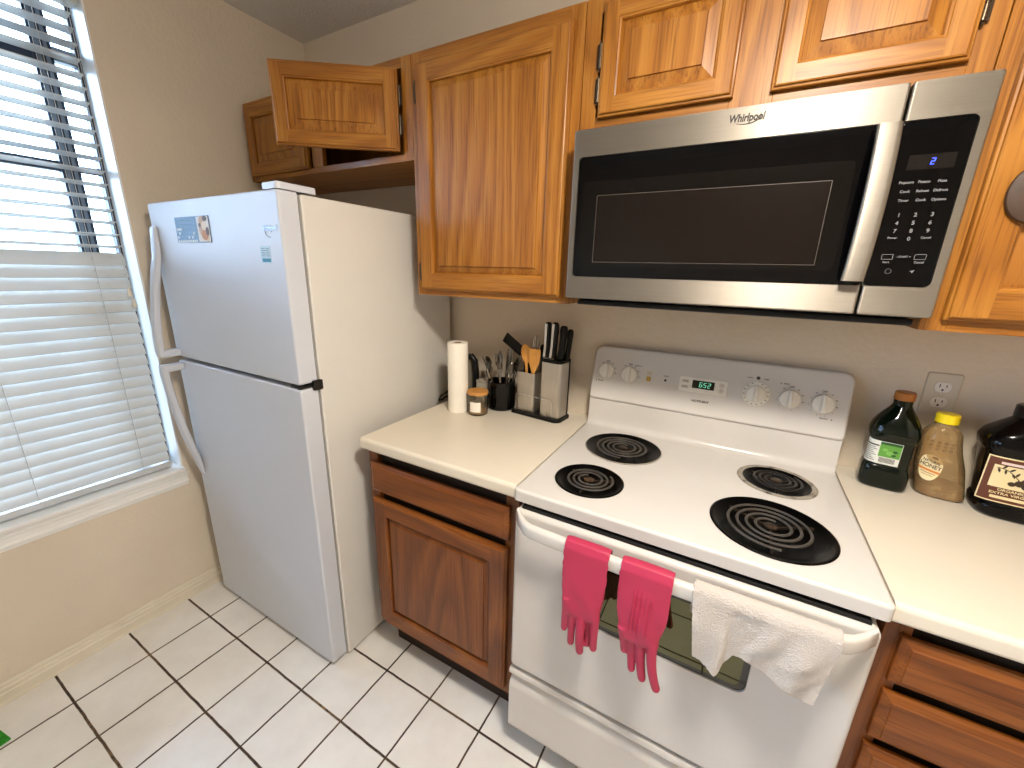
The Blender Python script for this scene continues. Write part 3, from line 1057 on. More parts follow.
tube(b, [mpl(1.929 + .027 * math.cos(t), 1.782 + .0125 * math.sin(t), .0006) for t in [PI * 1.28 + .1 * k for k in range(28)]], [.0003 + .0007 * math.sin(PI * k / 27) for k in range(28)], 6)
T.part('brand_lettering', b, INK, under=door, label='dark lettering')
kpl = lambda a, c, d: Vector((a, MY + .002 - d, c))
b = bmesh.new()
for r_, row in enumerate((('Popcorn', 'Potato', 'Pizza'), ('Cook', 'Reheat', 'Defrost'), ('Timer', 'Cook', 'Options'))):
    for c_, tx in enumerate(row):
        lettering(b, tx, kpl, 2.213 + .0245 * c_ + .001 * r_, 1.638 - r_ * .0155, .0062, .0003, mi=0)
T.part('function_key_lettering', b, INKL, under=panel, label='small pale function key words')
b = bmesh.new()
for r_, row in enumerate(('123', '456', '789')):
    for c_, tx in enumerate(row):
        lettering(b, tx, kpl, 2.2145 + .0235 * c_, 1.5815 - r_ * .0142, .0095, .0003, mi=0)
lettering(b, '0', kpl, 2.2378, 1.539, .0095, .0003)
lettering(b, 'Power', kpl, 2.2135, 1.541, .0052, .0003)
lettering(b, 'Cancel', kpl, 2.2615, 1.541, .0052, .0003)
T.part('number_key_lettering', b, INKL, under=panel, label='pale number keys')
b = bmesh.new()
for a in (2.2135, 2.2615):
    for q in ((a - .0085, a + .0085, 1.5105, 1.5112), (a - .0085, a + .0085, 1.5015, 1.5022), (a - .0085, a - .0078, 1.5015, 1.5112), (a + .0078, a + .0085, 1.5015, 1.5112)):
        flat(b, *q, kpl, -.0002, .0003)
lettering(b, 'Start', kpl, 2.2135, 1.4965, .0052, .0003)
lettering(b, 'Cancel', kpl, 2.2615, 1.4965, .0052, .0003)
lettering(b, '- START +', kpl, 2.2375, 1.5065, .0048, .0003)
for k in range(14):
    t0 = 2 * PI * k / 14
    disc(b, 2.2205 + .0045 * math.cos(t0), 1.4795 + .0045 * math.sin(t0), .0006, kpl, .0003, 6)
prism(b, [(2.251, 1.480), (2.259, 1.4825), (2.2555, 1.4765), (2.2545, 1.4797)], kpl, -.0002, .0003)
T.part('start_key_lettering', b, INKL, under=panel, label='pale start and cancel key markings')
b = flat(bmesh.new(), 2.2075, 2.272, 1.659, 1.684, kpl, -.0004, .0004)
T.part('display', b, mat('dim_display', (20, 17, 16), .15), under=panel)
b = bmesh.new()
seg_digit(b, '2', lambda a, c, d: kpl(a, c, d + .0005), 2.2385, 1.666, .0055, .011, .0014)
T.part('display_digit', b, BLUELED, under=panel, label='glowing blue digit')
b = bmesh.new()
box(b, MX0 + .03, MX1 - .02, -.385, -.02, MZ0 - .018, MZ0 - .0045, .004)
for k in range(14):
    box(b, 1.62 + k * .045, 1.65 + k * .045, -.35, -.30, MZ0 - .0195, MZ0 - .0175)
T.part('vent_grille', b, BLACKPL, label='black underside vent')

# ------------------------------------------------------------------ range
T = Thing('range', 'white electric coil range with oven between the worktops', 'range', (1.918, -.34, 0))
RX0, RX1 = 1.5365, 2.2985
b = box(bmesh.new(), RX0 + .006, RX1 - .006, -.604, -.02, .10, .884, .003)
box(b, RX0 + .03, RX1 - .03, -.56, -.05, .002, .10, .002, mi=1)
T.part('body', b, [ENAMEL, BLACKPL])
BURN = [(1.717, -.243, .119, .084, 'gold'), (1.692, -.503, .092, .064, 'n'), (2.140, -.230, .095, .062, 'rim'), (2.116, -.488, .125, .092, 'n')]
pr = rrect(RX0, RX1, -.648, -.052, (.012, .012, .010, .010), 5)
top = prism(bmesh.new(), pr, lambda a, c, d: Vector((a, c, d)), .884, .9165, .008, seg=4)
cutters = []
for (x, y, r, rc, q) in BURN:
    cutters.append(lathe(bmesh.new(), [(r - .004, .902), (r - .004, .93)], (x, y, 0), 64))
T.part('cooktop', cut(top, cutters), ENAMEL)
for (x, y, r, rc, q) in BURN:
    rim = {'gold': 1, 'rim': 1, 'n': 0}[q]
    pan = T.part('drip_bowl', lathe(bmesh.new(), [(r - .0045, .9165), (r, .9168), (r + .001, .918), (r - .002, .9198), (r - (.013 if q == 'rim' else .009), .9185), (r - (.018 if q == 'rim' else .014), .914), (r * .72, .9075), (r * .45, .9045), (.022, .9038)], (x, y, 0), 64, cap0=False, mis=[rim, rim, rim, rim if q == 'rim' else 0, 0, 0, 0, 0]), [PAN, RIMM], label='black drip bowl')
    cm = COILD if q == 'rim' else COILM
    b = bmesh.new()
    turns = 3.6 if rc > .07 else 2.8
    pts = []
    n = int(turns * 40)
    for k in range(n + 1):
        t = k / n
        rr = .024 + (rc - .024) * t
        a = 2 * PI * turns * t + (1.1 if rc > .07 else 2.)
        pts.append((x + rr * math.cos(a), y + rr * math.sin(a), .9205))
    tube(b, pts, .0033, 8, up=(0, 0, 1), sx=.8)
    a = 2 * PI * turns + (1.1 if rc > .07 else 2.)
    T.part('coil', b, cm, under=pan, label='spiral heating coil')
    b = lathe(bmesh.new(), [(.013, .9165), (.0145, .9195), (.012, .9212), (.004, .9216)], (x, y, 0), 24)
    for k in range(3):
        a = 2 * PI * k / 3 + .5
        d = Vector((math.cos(a), math.sin(a), 0))
        s = Vector((-d.y, d.x, 0)) * .002
        c0, c1 = Vector((x, y, 0)) + d * .012, Vector((x, y, 0)) + d * (rc + .006)
        loft(b, [[c0 + s + Vector((0, 0, .912)), c0 - s + Vector((0, 0, .912)), c0 - s + Vector((0, 0, .917)), c0 + s + Vector((0, 0, .917))], [c1 + s + Vector((0, 0, .912)), c1 - s + Vector((0, 0, .912)), c1 - s + Vector((0, 0, .917)), c1 + s + Vector((0, 0, .917))]])
    T.part('coil_support', b, stained('burnt_steel' , (46, 38, 32), (92, 70, 50), .4), under=pan)
# riser and control panel
arc = [(-.098 + .0, .9166), (-.090, .9172), (-.082, .920), (-.076, .926), (-.073, .935), (-.070, .96), (-.068, 1.02), (-.060, 1.05), (-.022, 1.05), (-.022, .9166)]
T.part('backguard', extrude_x(bmesh.new(), arc, RX0 + .004, RX1 - .004), ENAMEL, smooth=40)
PU = Vector((0, .2375, .9714)).normalized()
PN = Vector((0, -PU.z, PU.y))
PO = Vector((1.918, -.0553, 1.108))
def ppl(a, c, d):
    # a: room x, c: height measured like z on the sloping face, d: out of the face
    return PO + Vector((a - 1.918, 0, 0)) + PU * ((c - 1.108) / PU.z) + PN * d
b = prism(bmesh.new(), rrect(RX0, RX1, 1.016, 1.208, (.012, .012, .030, .030), 6), ppl, -.026, 0, .009, seg=4)
cp = T.part('control_panel', b, ENAMEL, smooth=40)
def knob_mesh(a, c, r, dial=None):
    b = bmesh.new()
    o = ppl(a, c, 0)
    B = (Vector((1, 0, 0)), PU, PN)
    if dial:
        lathe(b, [(dial, .0002), (dial, .004), (dial - .002, .0055), (r, .006)], o, 48, basis=B)
    h0 = .005 if dial else .0003
    lathe(b, [(r, h0), (r, h0 + .006), (r - .003, h0 + .010), (r - .006, h0 + .0105)], o, 40, basis=B)
    # raised grip bar across the face
    rings = []
    for (w, h, l) in ((.0075, h0 + .0095, r * .93), (.006, h0 + .017, r * .9), (.004, h0 + .021, r * .86)):
        rings.append([ppl(a + x, c + z, h) for x, z in ((-w, -l), (w, -l), (w * .7, l), (-w * .7, l))])
    loft(b, rings)
    return b
for i, (a, c, r, dial) in enumerate(((1.590, 1.118, .0275, None), (1.671, 1.117, .0275, None), (2.062, 1.113, .0265, .0385), (2.151, 1.112, .0280, None), (2.232, 1.111, .0280, None))):
    kn = T.part('knob', knob_mesh(a, c, r, dial), PLASTIC, under=cp, label='white oven temperature dial' if dial else 'white burner knob')
for (a, c, r, da, dc, tx, dot) in ((1.590, 1.118, .0275, -.017, -.036, 'FRONT', -.016), (1.671, 1.117, .0275, .024, .033, 'REAR', .012), (2.151, 1.112, .0280, -.014, .042, 'REAR', -.014), (2.232, 1.111, .0280, .008, -.041, 'FRONT', .019)):
    b = bmesh.new()
    for k in range(11):
        t = math.radians(90 - 360 * k / 11)
        q = r + .006
        if k == 0:
            lettering(b, 'OFF', ppl, a, c + q + .001, .008, .0003)
        elif k in (1, 2, 3, 10):
            flat(b, a + q * math.cos(t) - .0024, a + q * math.cos(t) + .0024, c + q * math.sin(t) - .0011, c + q * math.sin(t) + .0011, ppl)
        else:
            disc(b, a + q * math.cos(t), c + q * math.sin(t), .0010, ppl, seg=8)
    lettering(b, tx, ppl, a + da, c + dc, .006, .0003)
    disc(b, a + da + dot, c + dc, .0018, ppl)
    T.part('dial_marking', b, INK, under=cp, label='dark printed burner dial marks')
b = bmesh.new()
for k in range(14):
    t = math.radians(90 - 360 * (k + 1) / 15)
    q = .0325
    flat(b, 2.062 + q * math.cos(t) - .0022, 2.062 + q * math.cos(t) + .0022, 1.113 + q * math.sin(t) - .001, 1.113 + q * math.sin(t) + .001, lambda a, c, d: ppl(a, c, d + .0056))
disc(b, 2.062, 1.1605, .0052, ppl, .001)
lettering(b, 'OVEN', ppl, 2.040, 1.159, .006, .0003)
lettering(b, 'TEMP', ppl, 2.084, 1.159, .006, .0003)
T.part('dial_marking', b, INK, under=cp, label='dark printed oven dial marks')
b = bmesh.new()
disc(b, 1.794, 1.114, .0042, ppl, .001)
lettering(b, 'OVEN', ppl, 1.794, 1.128, .006, .0003)
T.part('indicator_light', b, INK, under=cp, label='black round indicator')
b = bmesh.new()
lettering(b, 'OVEN', ppl, 1.739, 1.134, .006, .0003)
lettering(b, 'LIGHT', ppl, 1.739, 1.127, .006, .0003)
prism(b, rrect(1.732, 1.746, 1.103, 1.119, .003, 3), ppl, 0, .003, .001)
T.part('light_switch', b, GOLDINK, under=cp, label='ochre light switch with markings')
b = prism(bmesh.new(), rrect(1.839, 1.983, 1.089, 1.1365, .004, 3), ppl, -.0005, .005, .0015)
ck = T.part('clock', b, PLASTIC, under=cp, label='clock with lit digits')
b = bmesh.new()
prism(b, rrect(1.8795, 1.9455, 1.103, 1.1285, .001, 2), ppl, .0045, .0056, mi=0)
dpl = lambda a, c, d: ppl(a, c, d + .0057)
for ch, a in (('6', 1.9000), ('5', 1.9125), ('2', 1.9250)):
    seg_digit(b, ch, dpl, a, 1.108, .0085, .0155, .0019, mi=1)
disc(b, 1.9112, 1.1125, .0008, dpl, seg=8, mi=1)
disc(b, 1.9122, 1.1190, .0008, dpl, seg=8, mi=1)
for a, c, mi in ((1.858, 1.122, 2), (1.858, 1.104, 2)):
    prism(b, rrect(a - .011, a + .011, c - .0055, c + .0055, .0025, 3), ppl, .0045, .0064, .001, mi=3)
    lettering(b, 'COOK' if c > 1.11 else 'STOP', lambda x, y, d: ppl(x, y, d + .0064), a, c, .006, .0003, mi=2)
for c in (1.121, 1.104):
    lathe(b, [(.0085, .0045), (.0085, .0064), (.007, .0072), (.003, .0073)], ppl(1.966, c, 0), 20, basis=(Vector((1, 0, 0)), PU, PN), mi=3)
    lettering(b, '^' if c > 1.11 else 'v', lambda x, y, d: ppl(x, y, d + .0073), 1.966, c, .009, .0003, mi=4)
T.part('clock_face', b, [LCD, LCDON, INK, mat('button_grey', (206, 200, 190), .4), GOLDINK], under=cp, label='black display and buttons')
b = lettering(bmesh.new(), 'HOTPOINT', ppl, 1.911, 1.0625, .0092, .0005, width=.052, bold=.04)
T.part('brand_lettering', b, INK, under=cp, label='dark lettering')
# oven door
DX0, DX1, DZ0, DZ1, DY = 1.549, 2.288, .346, .866, -.662
b = prism(bmesh.new(), rrect(DX0, DX1, DZ0, DZ1, (.014, .014, .014, .014), 5), front, -.6045, DY, .012, seg=4)
ho = prism(bmesh.new(), rrect(1.722, 2.113, .607, .792, .022, 6), front, DY + .007, DY - .05)
od = T.part('oven_door', cut(b, [ho]), ENAMEL, smooth=40)
b = prism(bmesh.new(), rrect(1.7225, 2.1125, .6075, .7915, .0215, 6), front, DY + .0068, DY + .0035, .001)
T.part('seal_gap_shade', Box(DX0 + .015, DX1 - .015, -.648, -.6046, DZ1 + .0002, DZ1 + .008, .001), BLACKGAP, under=od, label='black strip for the door seal and the shade in its gap')  # black strip colours in the shade of the gap under the cooktop
OVGLASS = mat('dark_oven_glass', (6, 6, 5), .05, ior=1.6)
T.part('window', b, OVGLASS, under=od, label='dark glass oven window')
b = bmesh.new()
prism(b, rrect(1.735, 2.100, .620, .779, .015, 6), front, DY + .0036, DY + .0031)
T.part('window_screen', b, mat('oven_window_tint', (30, 28, 15), .015, var=.3, vscale=12, ior=2.1, tint=(.80, .80, .45)), under=od)
# oven handle: wide bar curving back into the door at its ends
rings = []
HZ = .860
def bar_y(x):
    return DY - .050 - .012 * math.sin(PI * (x - DX0) / (DX1 - DX0))
n = 36
for k in range(n + 1):
    t = k / n
    x = DX0 + .012 + (DX1 - DX0 - .024) * t
    e = min(t, 1 - t) * (DX1 - DX0)
    s = min(1., e / .065)
    y = DY - .004 + (bar_y(x) - DY + .004) * math.sin(s * PI / 2)
    hh = .0165 + .001 * s
    th = .0105
    rings.append([Vector((x, y + th * q[0], HZ + hh * q[1])) for q in [(math.copysign(abs(math.cos(a)) ** .7, math.cos(a)), math.copysign(abs(math.sin(a)) ** .55, math.sin(a))) for a in [2 * PI * i / 20 for i in range(20)]]])
T.part('handle', loft(bmesh.new(), rings), ENAMEL, under=od, smooth=50, label='wide white bar handle')
# storage drawer
dr = [(-.6045, .100), (-.652, .100), (-.658, .106), (-.660, .120), (-.661, .262), (-.657, .278), (-.646, .290), (-.643, .297), (-.646, .304), (-.658, .312), (-.662, .318), (-.662, .328), (-.658, .334), (-.6045, .336)]
T.part('drawer', extrude_x(bmesh.new(), dr, DX0, DX1), ENAMEL, smooth=40)

# ------------------------------------------------------------------ gloves and towel on the oven handle
def glove(name, label, x, wid, palm_w, fingers, thumb, lean, ribs, zpalm, seedx=0.):
    HY = bar_y(x)
    b = bmesh.new()
    # cuff folds over the bar: section list of (dx, y, z, half width, half thickness)
    yb, zt = HY + .0155, HZ + .0245
    path = [(yb + .001, HZ - .004), (yb + .0015, HZ + .012), (HY + .009, zt), (HY, zt + .0020), (HY - .009, zt), (HY - .0165, HZ + .010), (HY - .0185, HZ - .015)]
    secs = [(0, p[0], p[1], wid / 2, .0026) for p in path]
    secs += [(lean * .25, HY - .020, HZ - .045, wid / 2 * .99, .0045), (lean * .5, HY - .022, HZ - .085, wid / 2 * .94, .009),
             (lean * .75, HY - .023, HZ - .125, palm_w / 2 * .98, .0125), (lean * .9, HY - .023, (HZ - .125) * .4 + zpalm * .6, palm_w / 2, .013), (lean, HY - .0225, zpalm, palm_w / 2 * .95, .011)]
    rings = []
    for i, (dx, y, z, hw, ht) in enumerate(secs):
        p = Vector((x + dx, y, z))
        a, c = secs[max(i - 1, 0)], secs[min(i + 1, len(secs) - 1)]
        d = Vector((0, c[1] - a[1], c[2] - a[2])).normalized()
        nrm = d.cross(Vector((1, 0, 0))).normalized()
        ring = []
        for k in range(40):
            t = 2 * PI * k / 40
            u = math.copysign(abs(math.cos(t)) ** .8, math.cos(t))
            v = math.copysign(abs(math.sin(t)) ** .8, math.sin(t))
            ring.append(p + Vector((1, 0, 0)) * (hw * u) + nrm * (ht * v))
        rings.append(ring)
    loft(b, rings)
    for (fx, l, r, dx, dy) in fingers:
        p0 = Vector((x + lean + fx, HY - .0225, zpalm + .018))
        pts, rs = [], []
        for k in range(9):
            t = k / 8.
            pts.append(p0 + Vector((dx * t * t, dy * math.sin(t * PI * .8), -(l + .018) * t)))
            rs.append(r * (1.05 - .22 * t))
        pts += [pts[-1] + Vector((0, 0, -r * .45)), pts[-1] + Vector((0, 0, -r * .72))]
        rs += [r * .6, r * .2]
        tube(b, pts, rs, 14, up=(1, 0, 0))
    (tx, tz, l, r, dx, dy) = thumb
    p0 = Vector((x + tx, HY - .024, tz))
    pts = [p0 + Vector((dx * t, dy * math.sin(t * PI * .5), -l * t)) for t in [k / 7. for k in range(8)]]
    rs = [r * (1.25 - .45 * k / 7.) for k in range(8)]
    pts += [pts[-1] + Vector((dx * .02, 0, -r * .4)), pts[-1] + Vector((dx * .03, 0, -r * .65))]
    rs += [r * .55, r * .2]
    tube(b, pts, rs, 14, up=(1, 0, 0))
    b = remeshed(b, .0021, 5)
    for f in b.faces:
        f.material_index = 0
    for v in b.verts:
        # pinked hem behind the bar, ribs on the back of the hand and soft creases
        if v.co.y > HY + .010 and v.co.z < HZ - .001:
            v.co.z += .0025 * math.copysign(1, math.sin(v.co.x * 900))
        if ribs and v.co.y < HY - .0215 and zpalm + .015 < v.co.z < HZ - .018:
            u = (v.co.x - (x + lean * .55)) / palm_w
            if abs(u) < .26:
                fade = min(1, (v.co.z - zpalm - .015) / .02, (HZ - .018 - v.co.z) / .02) * min(1, (.26 - abs(u)) / .05)
                v.co.y -= .0036 * fade * (.5 + .5 * math.cos(u * 2 * PI * 9.5))
        v.co.y -= .0014 * math.sin(v.co.x * 95 + v.co.z * 60 + seedx) * math.exp(-((v.co.z - zpalm - .04) / .05) ** 2)
    return solo(name, label, 'glove', b, PINK, (x, HY, HZ), 'pink rubber gloves', smooth=60)
glove('rubber_glove', 'pink rubber glove with fingers bunched together, first on the oven handle from the base cabinet', 1.769, .104, .088,
      [(-.018, .083, .0098, .000, -.002), (.004, .090, .0108, .003, -.012), (.018, .072, .0105, .001, .008), (.034, .070, .0100, .002, -.004)],
      (-.032, .752, .098, .0094, -.004, .004), .002, False, .710)
glove('rubber_glove', 'pink rubber glove with ribbed back and one long pointing finger, hanging beside the towel', 1.897, .107, .084,
      [(-.014, .084, .0100, .008, .008), (.006, .093, .0108, .012, .002), (.029, .096, .0108, .020, -.008)],
      (-.031, .740, .072, .0098, .007, .008), .002, True, .714, 1.3)

def towel():
    x0, x1 = 1.985, 2.216
    HY = bar_y(2.09)
    def low(u):
        K = [(0, .738), (.06, .733), (.14, .724), (.22, .716), (.27, .724), (.31, .746), (.37, .768), (.45, .772), (.55, .764), (.72, .754), (.86, .742), (.94, .737), (1, .742)]
        for (a, za), (c, zc) in zip(K, K[1:]):
            if u <= c:
                t = (u - a) / (c - a)
                return za + (zc - za) * t
        return K[-1][1]
    def back(u):
        return HZ - .045 - .02 * math.sin(u * 5 + 1)
    def fn(u, v):
        # v 0..1: behind the bar -> over -> front hem
        yb = HY + .019
        arc_n = .22
        x = x0 + (x1 - x0) * u
        if v < .12:
            t = v / .12
            z = back(u) + (HZ + .010 - back(u)) * t
            return (x, yb + .001, z)
        if v < .12 + arc_n:
            t = (v - .12) / arc_n
            a = PI * t
            return (x, HY + .019 * math.cos(a), HZ + .010 + .0175 * math.sin(a))
        t = (v - .12 - arc_n) / (1 - .12 - arc_n)
        zl = low(u)
        z = HZ + .010 + (zl - HZ - .010) * t
        fold = math.exp(-((u - .34) / .055) ** 2)
        amp = min(1., t * 2.2)
        y = HY - .0195 - amp * (.006 * math.sin(u * 9 + .6) + .004 * math.sin(u * 23 + t * 3) + .004 - .016 * fold * (1 - .3 * t))
        y -= .0010 * math.sin(u * 31 + t * 7 + math.sin(t * 9)) * amp
        gather = (u - .34) * -.05 * math.exp(-((u - .34) / .25) ** 2) * t
        xx = x + gather - .018 * t * max(0, (u - .6) / .4) + .050 * t * max(0, .3 - u)
        return (xx, min(y, HY - .0172), z)
    b = grid(bmesh.new(), fn, 90, 96)
    fixn(b)
    r = bmesh.ops.solidify(b, geom=b.faces[:], thickness=.0032)
    random.seed(3)
    for v in b.verts:
        v.co += Vector((random.uniform(-1, 1), random.uniform(-1, 1), random.uniform(-1, 1))) * .0006
    solo('hand_towel', 'white terry towel draped over the oven handle beside the pink gloves', 'towel', b, TERRY, (2.10, bar_y(2.10), HZ), smooth=80)
towel()

# ------------------------------------------------------------------ outlet
T = Thing('wall_outlet', 'cream double outlet plate on the wall above the bottles', 'outlet', (2.483, -.001, 1.171))
opl = lambda a, c, d: Vector((a, -.0005 - d, c))
T.part('cover_plate', prism(bmesh.new(), rrect(2.449, 2.518, 1.114, 1.229, .004, 4), opl, 0, .006, .003), mat('ivory_plate', (204, 194, 176), .4))
for c in (1.192, 1.150):
    b = bmesh.new()
    poly = [(2.4835 + .0172 * math.cos(2 * PI * k / 32), c + max(-.0135, min(.0135, .0172 * math.sin(2 * PI * k / 32)))) for k in range(32)]
    prism(b, poly, opl, .005, .0084, .0012, mi=0)
    flat(b, 2.4755, 2.4775, c - .001, c + .008, opl, .0078, .0087, mi=1)
    flat(b, 2.4890, 2.4910, c + .000, c + .007, opl, .0078, .0087, mi=1)
    disc(b, 2.4835, c - .0075, .0026, opl, .0087, 14, mi=1, d0=.0078)
    T.part('socket', b, [PLASTIC, BLACKPL])
T.part('screw', lathe(bmesh.new(), [(.003, .0055), (.003, .0068), (.0015, .0072)], opl(2.4835, 1.171, 0), 14, basis=(Vector((1, 0, 0)), Vector((0, 0, 1)), Vector((0, -1, 0)))), CHROME)

# ------------------------------------------------------------------ things on the left worktop
CT = .9158
# paper towel roll
b = bmesh.new()
T = Thing('paper_towel_roll', 'white paper towel roll standing on end beside the refrigerator', 'paper towel', (1.054, -.236, CT))
C0 = (1.054, -.236, CT)
b = bmesh.new()
lathe(b, [(.0150, .001), (.0385, 0), (.0395, .002), (.0395, .274), (.0385, .276), (.0150, .275), (.0150, .001)], C0, 56, cap0=False, cap1=False)
T.part('paper', b, PAPER)
b = bmesh.new()
lathe(b, [(.0137, 0), (.0149, 0), (.0149, .276), (.0137, .276), (.0137, 0)], C0, 40, cap0=False, cap1=False)
T.part('core', b, CARD, label='brown cardboard core')

# kettle behind the roll
KX, KY = .985, -.088
T = Thing('kettle', 'glass kettle with black handle half hidden behind the paper towel roll', 'kettle', (KX, KY, CT))
T.part('base', lathe(bmesh.new(), [(.058, 0), (.060, .003), (.060, .016), (.055, .022)], (KX - .008, KY, CT), 40), BLACKPL)
T.part('jug', lathe(bmesh.new(), [(.050, .023), (.056, .03), (.057, .06), (.053, .12), (.044, .165), (.041, .178)], (KX - .012, KY, CT), 40), mat('smoked_glass', (176, 168, 150), .1, trans=.6, ior=1.2, coat=.5))
T.part('lid', lathe(bmesh.new(), [(.042, .1785), (.042, .188), (.034, .194), (.010, .197)], (KX - .012, KY, CT), 36), BLACKPL)
b = tube(bmesh.new(), [(KX + .022, KY - .012, CT + .187), (KX + .042, KY - .014, CT + .196), (KX + .058, KY - .015, CT + .178), (KX + .063, KY - .015, CT + .13), (KX + .063, KY - .015, CT + .075), (KX + .055, KY - .012, CT + .045), (KX + .040, KY - .01, CT + .036)], [.010, .012, .0135, .014, .014, .013, .010], 14, up=(0, 1, 0))
T.part('handle', b, BLACKPL, label='black curved handle')
pts = [(KX - .055, KY - .03, CT + .008), (KX - .066, KY - .06, CT + .010), (KX - .062, KY - .085, CT + .004), (KX - .070, KY - .10, CT + .004), (KX - .085, KY - .07, CT + .012), (KX - .080, KY - .03, CT + .022), (KX - .088, KY + .03, CT + .03)]
T.part('cord', tube(bmesh.new(), pts, .0034, 8), BLACKPL, label='black power cord')

# grey box behind the jar
b = prism(bmesh.new(), rrect(-.03, .03, -.022, .022, .006, 4), lambda a, c, d: Vector((a, c, d)), 0, .096, .004)
T = Thing('canister', 'pale grey canister standing behind the wooden lidded jar', 'canister', (1.094, -.105, CT), local=True)
T.part('body', b, mat('pale_grey_ceramic', (176, 168, 152), .4))
T.part('lid', prism(bmesh.new(), rrect(-.031, .031, -.023, .023, .006, 4), lambda a, c, d: Vector((a, c, d)), .0962, .104, .003), mat('grey_ceramic_lid', (160, 152, 138), .4))

# jar
JX, JY = 1.138, -.222
T = Thing('storage_jar', 'small clear jar with wooden lid and white label beside the paper towel roll', 'jar', (JX, JY, CT))
GLASSJ = thin_clear('jar_glass', (236, 230, 218), (200, 190, 168), .10)
T.part('glass_body', lathe(bmesh.new(), [(.034, 0), (.0385, .003), (.0395, .008), (.0395, .076), (.0375, .081)], (JX, JY, CT), 44), GLASSJ)
T.part('contents', lathe(bmesh.new(), [(.034, .005), (.036, .008), (.036, .030), (.030, .034), (.010, .036)], (JX, JY, CT), 36), mat('tan_powder', (196, 160, 110), .9, bump=.3), label='tan contents')
T.part('lid', lathe(bmesh.new(), [(.036, .0815), (.0405, .082), (.041, .084), (.041, .092), (.0395, .094), (.010, .0945)], (JX, JY, CT), 44), WOODLID, label='round wooden lid')
b = bmesh.new()
def onjar(a, c, d):
    t = math.radians(-72) + a / .0400
    return Vector((JX + (.0398 + d) * math.cos(t), JY + (.0398 + d) * math.sin(t), CT + c))
grid(b, lambda u, v: onjar(-.022 + .044 * u, .016 + .040 * v, .0004), 10, 2)
T.part('paper_label', b, PAPER, label='white square paper label')

# cutlery cup with cutlery
QX, QY = 1.177, -.108
T = Thing('cutlery_cup', 'glossy black ceramic cup holding cutlery beside the knife block stand', 'cup', (QX, QY, CT))
b = bmesh.new()
lathe(b, [(.004, .004), (.052, .0), (.0555, .003), (.057, .010), (.057, .113), (.0565, .115), (.054, .115), (.0535, .113), (.0535, .012), (.004, .009)], (QX, QY, CT), 48, cap0=True, cap1=True)
T.part('cup_body', b, mat('black_glazed_ceramic', (6, 6, 6), .10, spec=.4))
CG = 'cutlery in the black cup'
FLATW = mat('dark_polished_steel', (124, 121, 118), .16, 1, var=.05)
def flatware(kind, n):
    """upright piece, origin at its lower end, working end up"""
    b = bmesh.new()
    prof = [(0, .0050, .0014), (.006, .0060, .0016), (.05, .0060, .0016), (.10, .0045, .0020), (.135, .0035, .0022)]
    if kind == 'fork':
        prof += [(.145, .006, .0018), (.155, .0115, .0016), (.168, .0125, .0014)]
    elif kind == 'spoon':
        prof += [(.142, .006, .0018), (.152, .0135, .0014), (.168, .0185, .0012), (.184, .0165, .0012), (.194, .009, .0012), (.197, .003, .001)]
    else:
        prof += [(.140, .0075, .0022), (.150, .010, .0016), (.20, .0105, .0012), (.222, .006, .001), (.228, .0015, .0008)]
    rings = []
    for (z, w_, t_) in prof:
        dish = -.005 * math.sin(PI * min(1, max(0, (z - .142) / .055))) if kind == 'spoon' else (-.006 * math.sin(PI * min(1, max(0, (z - .135) / .075))) if kind == 'fork' else 0)
        rings.append([Vector((w_ * math.cos(a), dish + t_ * math.sin(a), z)) for a in [2 * PI * k / 12 for k in range(12)]])
    loft(b, rings)
    if kind == 'fork':
        for k in range(4):
            xx = -.0100 + k * .00667
            tube(b, [(xx, -.0058, .166), (xx, -.0058, .185), (xx * .95, -.003, .205)], [.0018, .0016, .0007], 6, up=(0, 1, 0))
    return mesh_of(kind, b, [FLATW], smooth=40)
meshes = {k: flatware(k, 0) for k in ('fork', 'spoon', 'knife')}
kinds = []
for k in range(9):
    an = 2 * PI * k / 9 + .25
    kinds.append((('spoon', 'fork', 'knife', 'fork', 'spoon', 'fork', 'spoon', 'fork', 'spoon')[k], math.cos(an), math.sin(an), .0200, .0505, an))
for k in range(3):
    an = 2 * PI * k / 3 + .8
    kinds.append((('knife', 'fork', 'knife')[k], math.cos(an), math.sin(an), .0075, .0155, an))
seen_lab = {'fork': 'steel fork standing tines up in the black cup', 'spoon': 'steel spoon standing bowl up in the black cup', 'knife': 'steel table knife standing blade up in the black cup'}
for i, (kd, dx, dy, r0, r1, an) in enumerate(kinds):
    o = link(kd, meshes[kd])
    # straight fan: lower end near the middle of the cup, neck resting out at the rim
    base = Vector((QX + dx * r0, QY + dy * r0, CT + .016))
    rim = Vector((QX + dx * r1, QY + dy * r1, CT + .114))
    d = (rim - base).normalized()
    o.rotation_mode = 'QUATERNION'
    q = Vector((0, 0, 1)).rotation_difference(d)
    o.rotation_quaternion = q @ Quaternion((0, 0, 1), an - PI / 2)
    o.location = base
    o['label'] = seen_lab[kd]
    o['category'] = kd
    o['group'] = CG

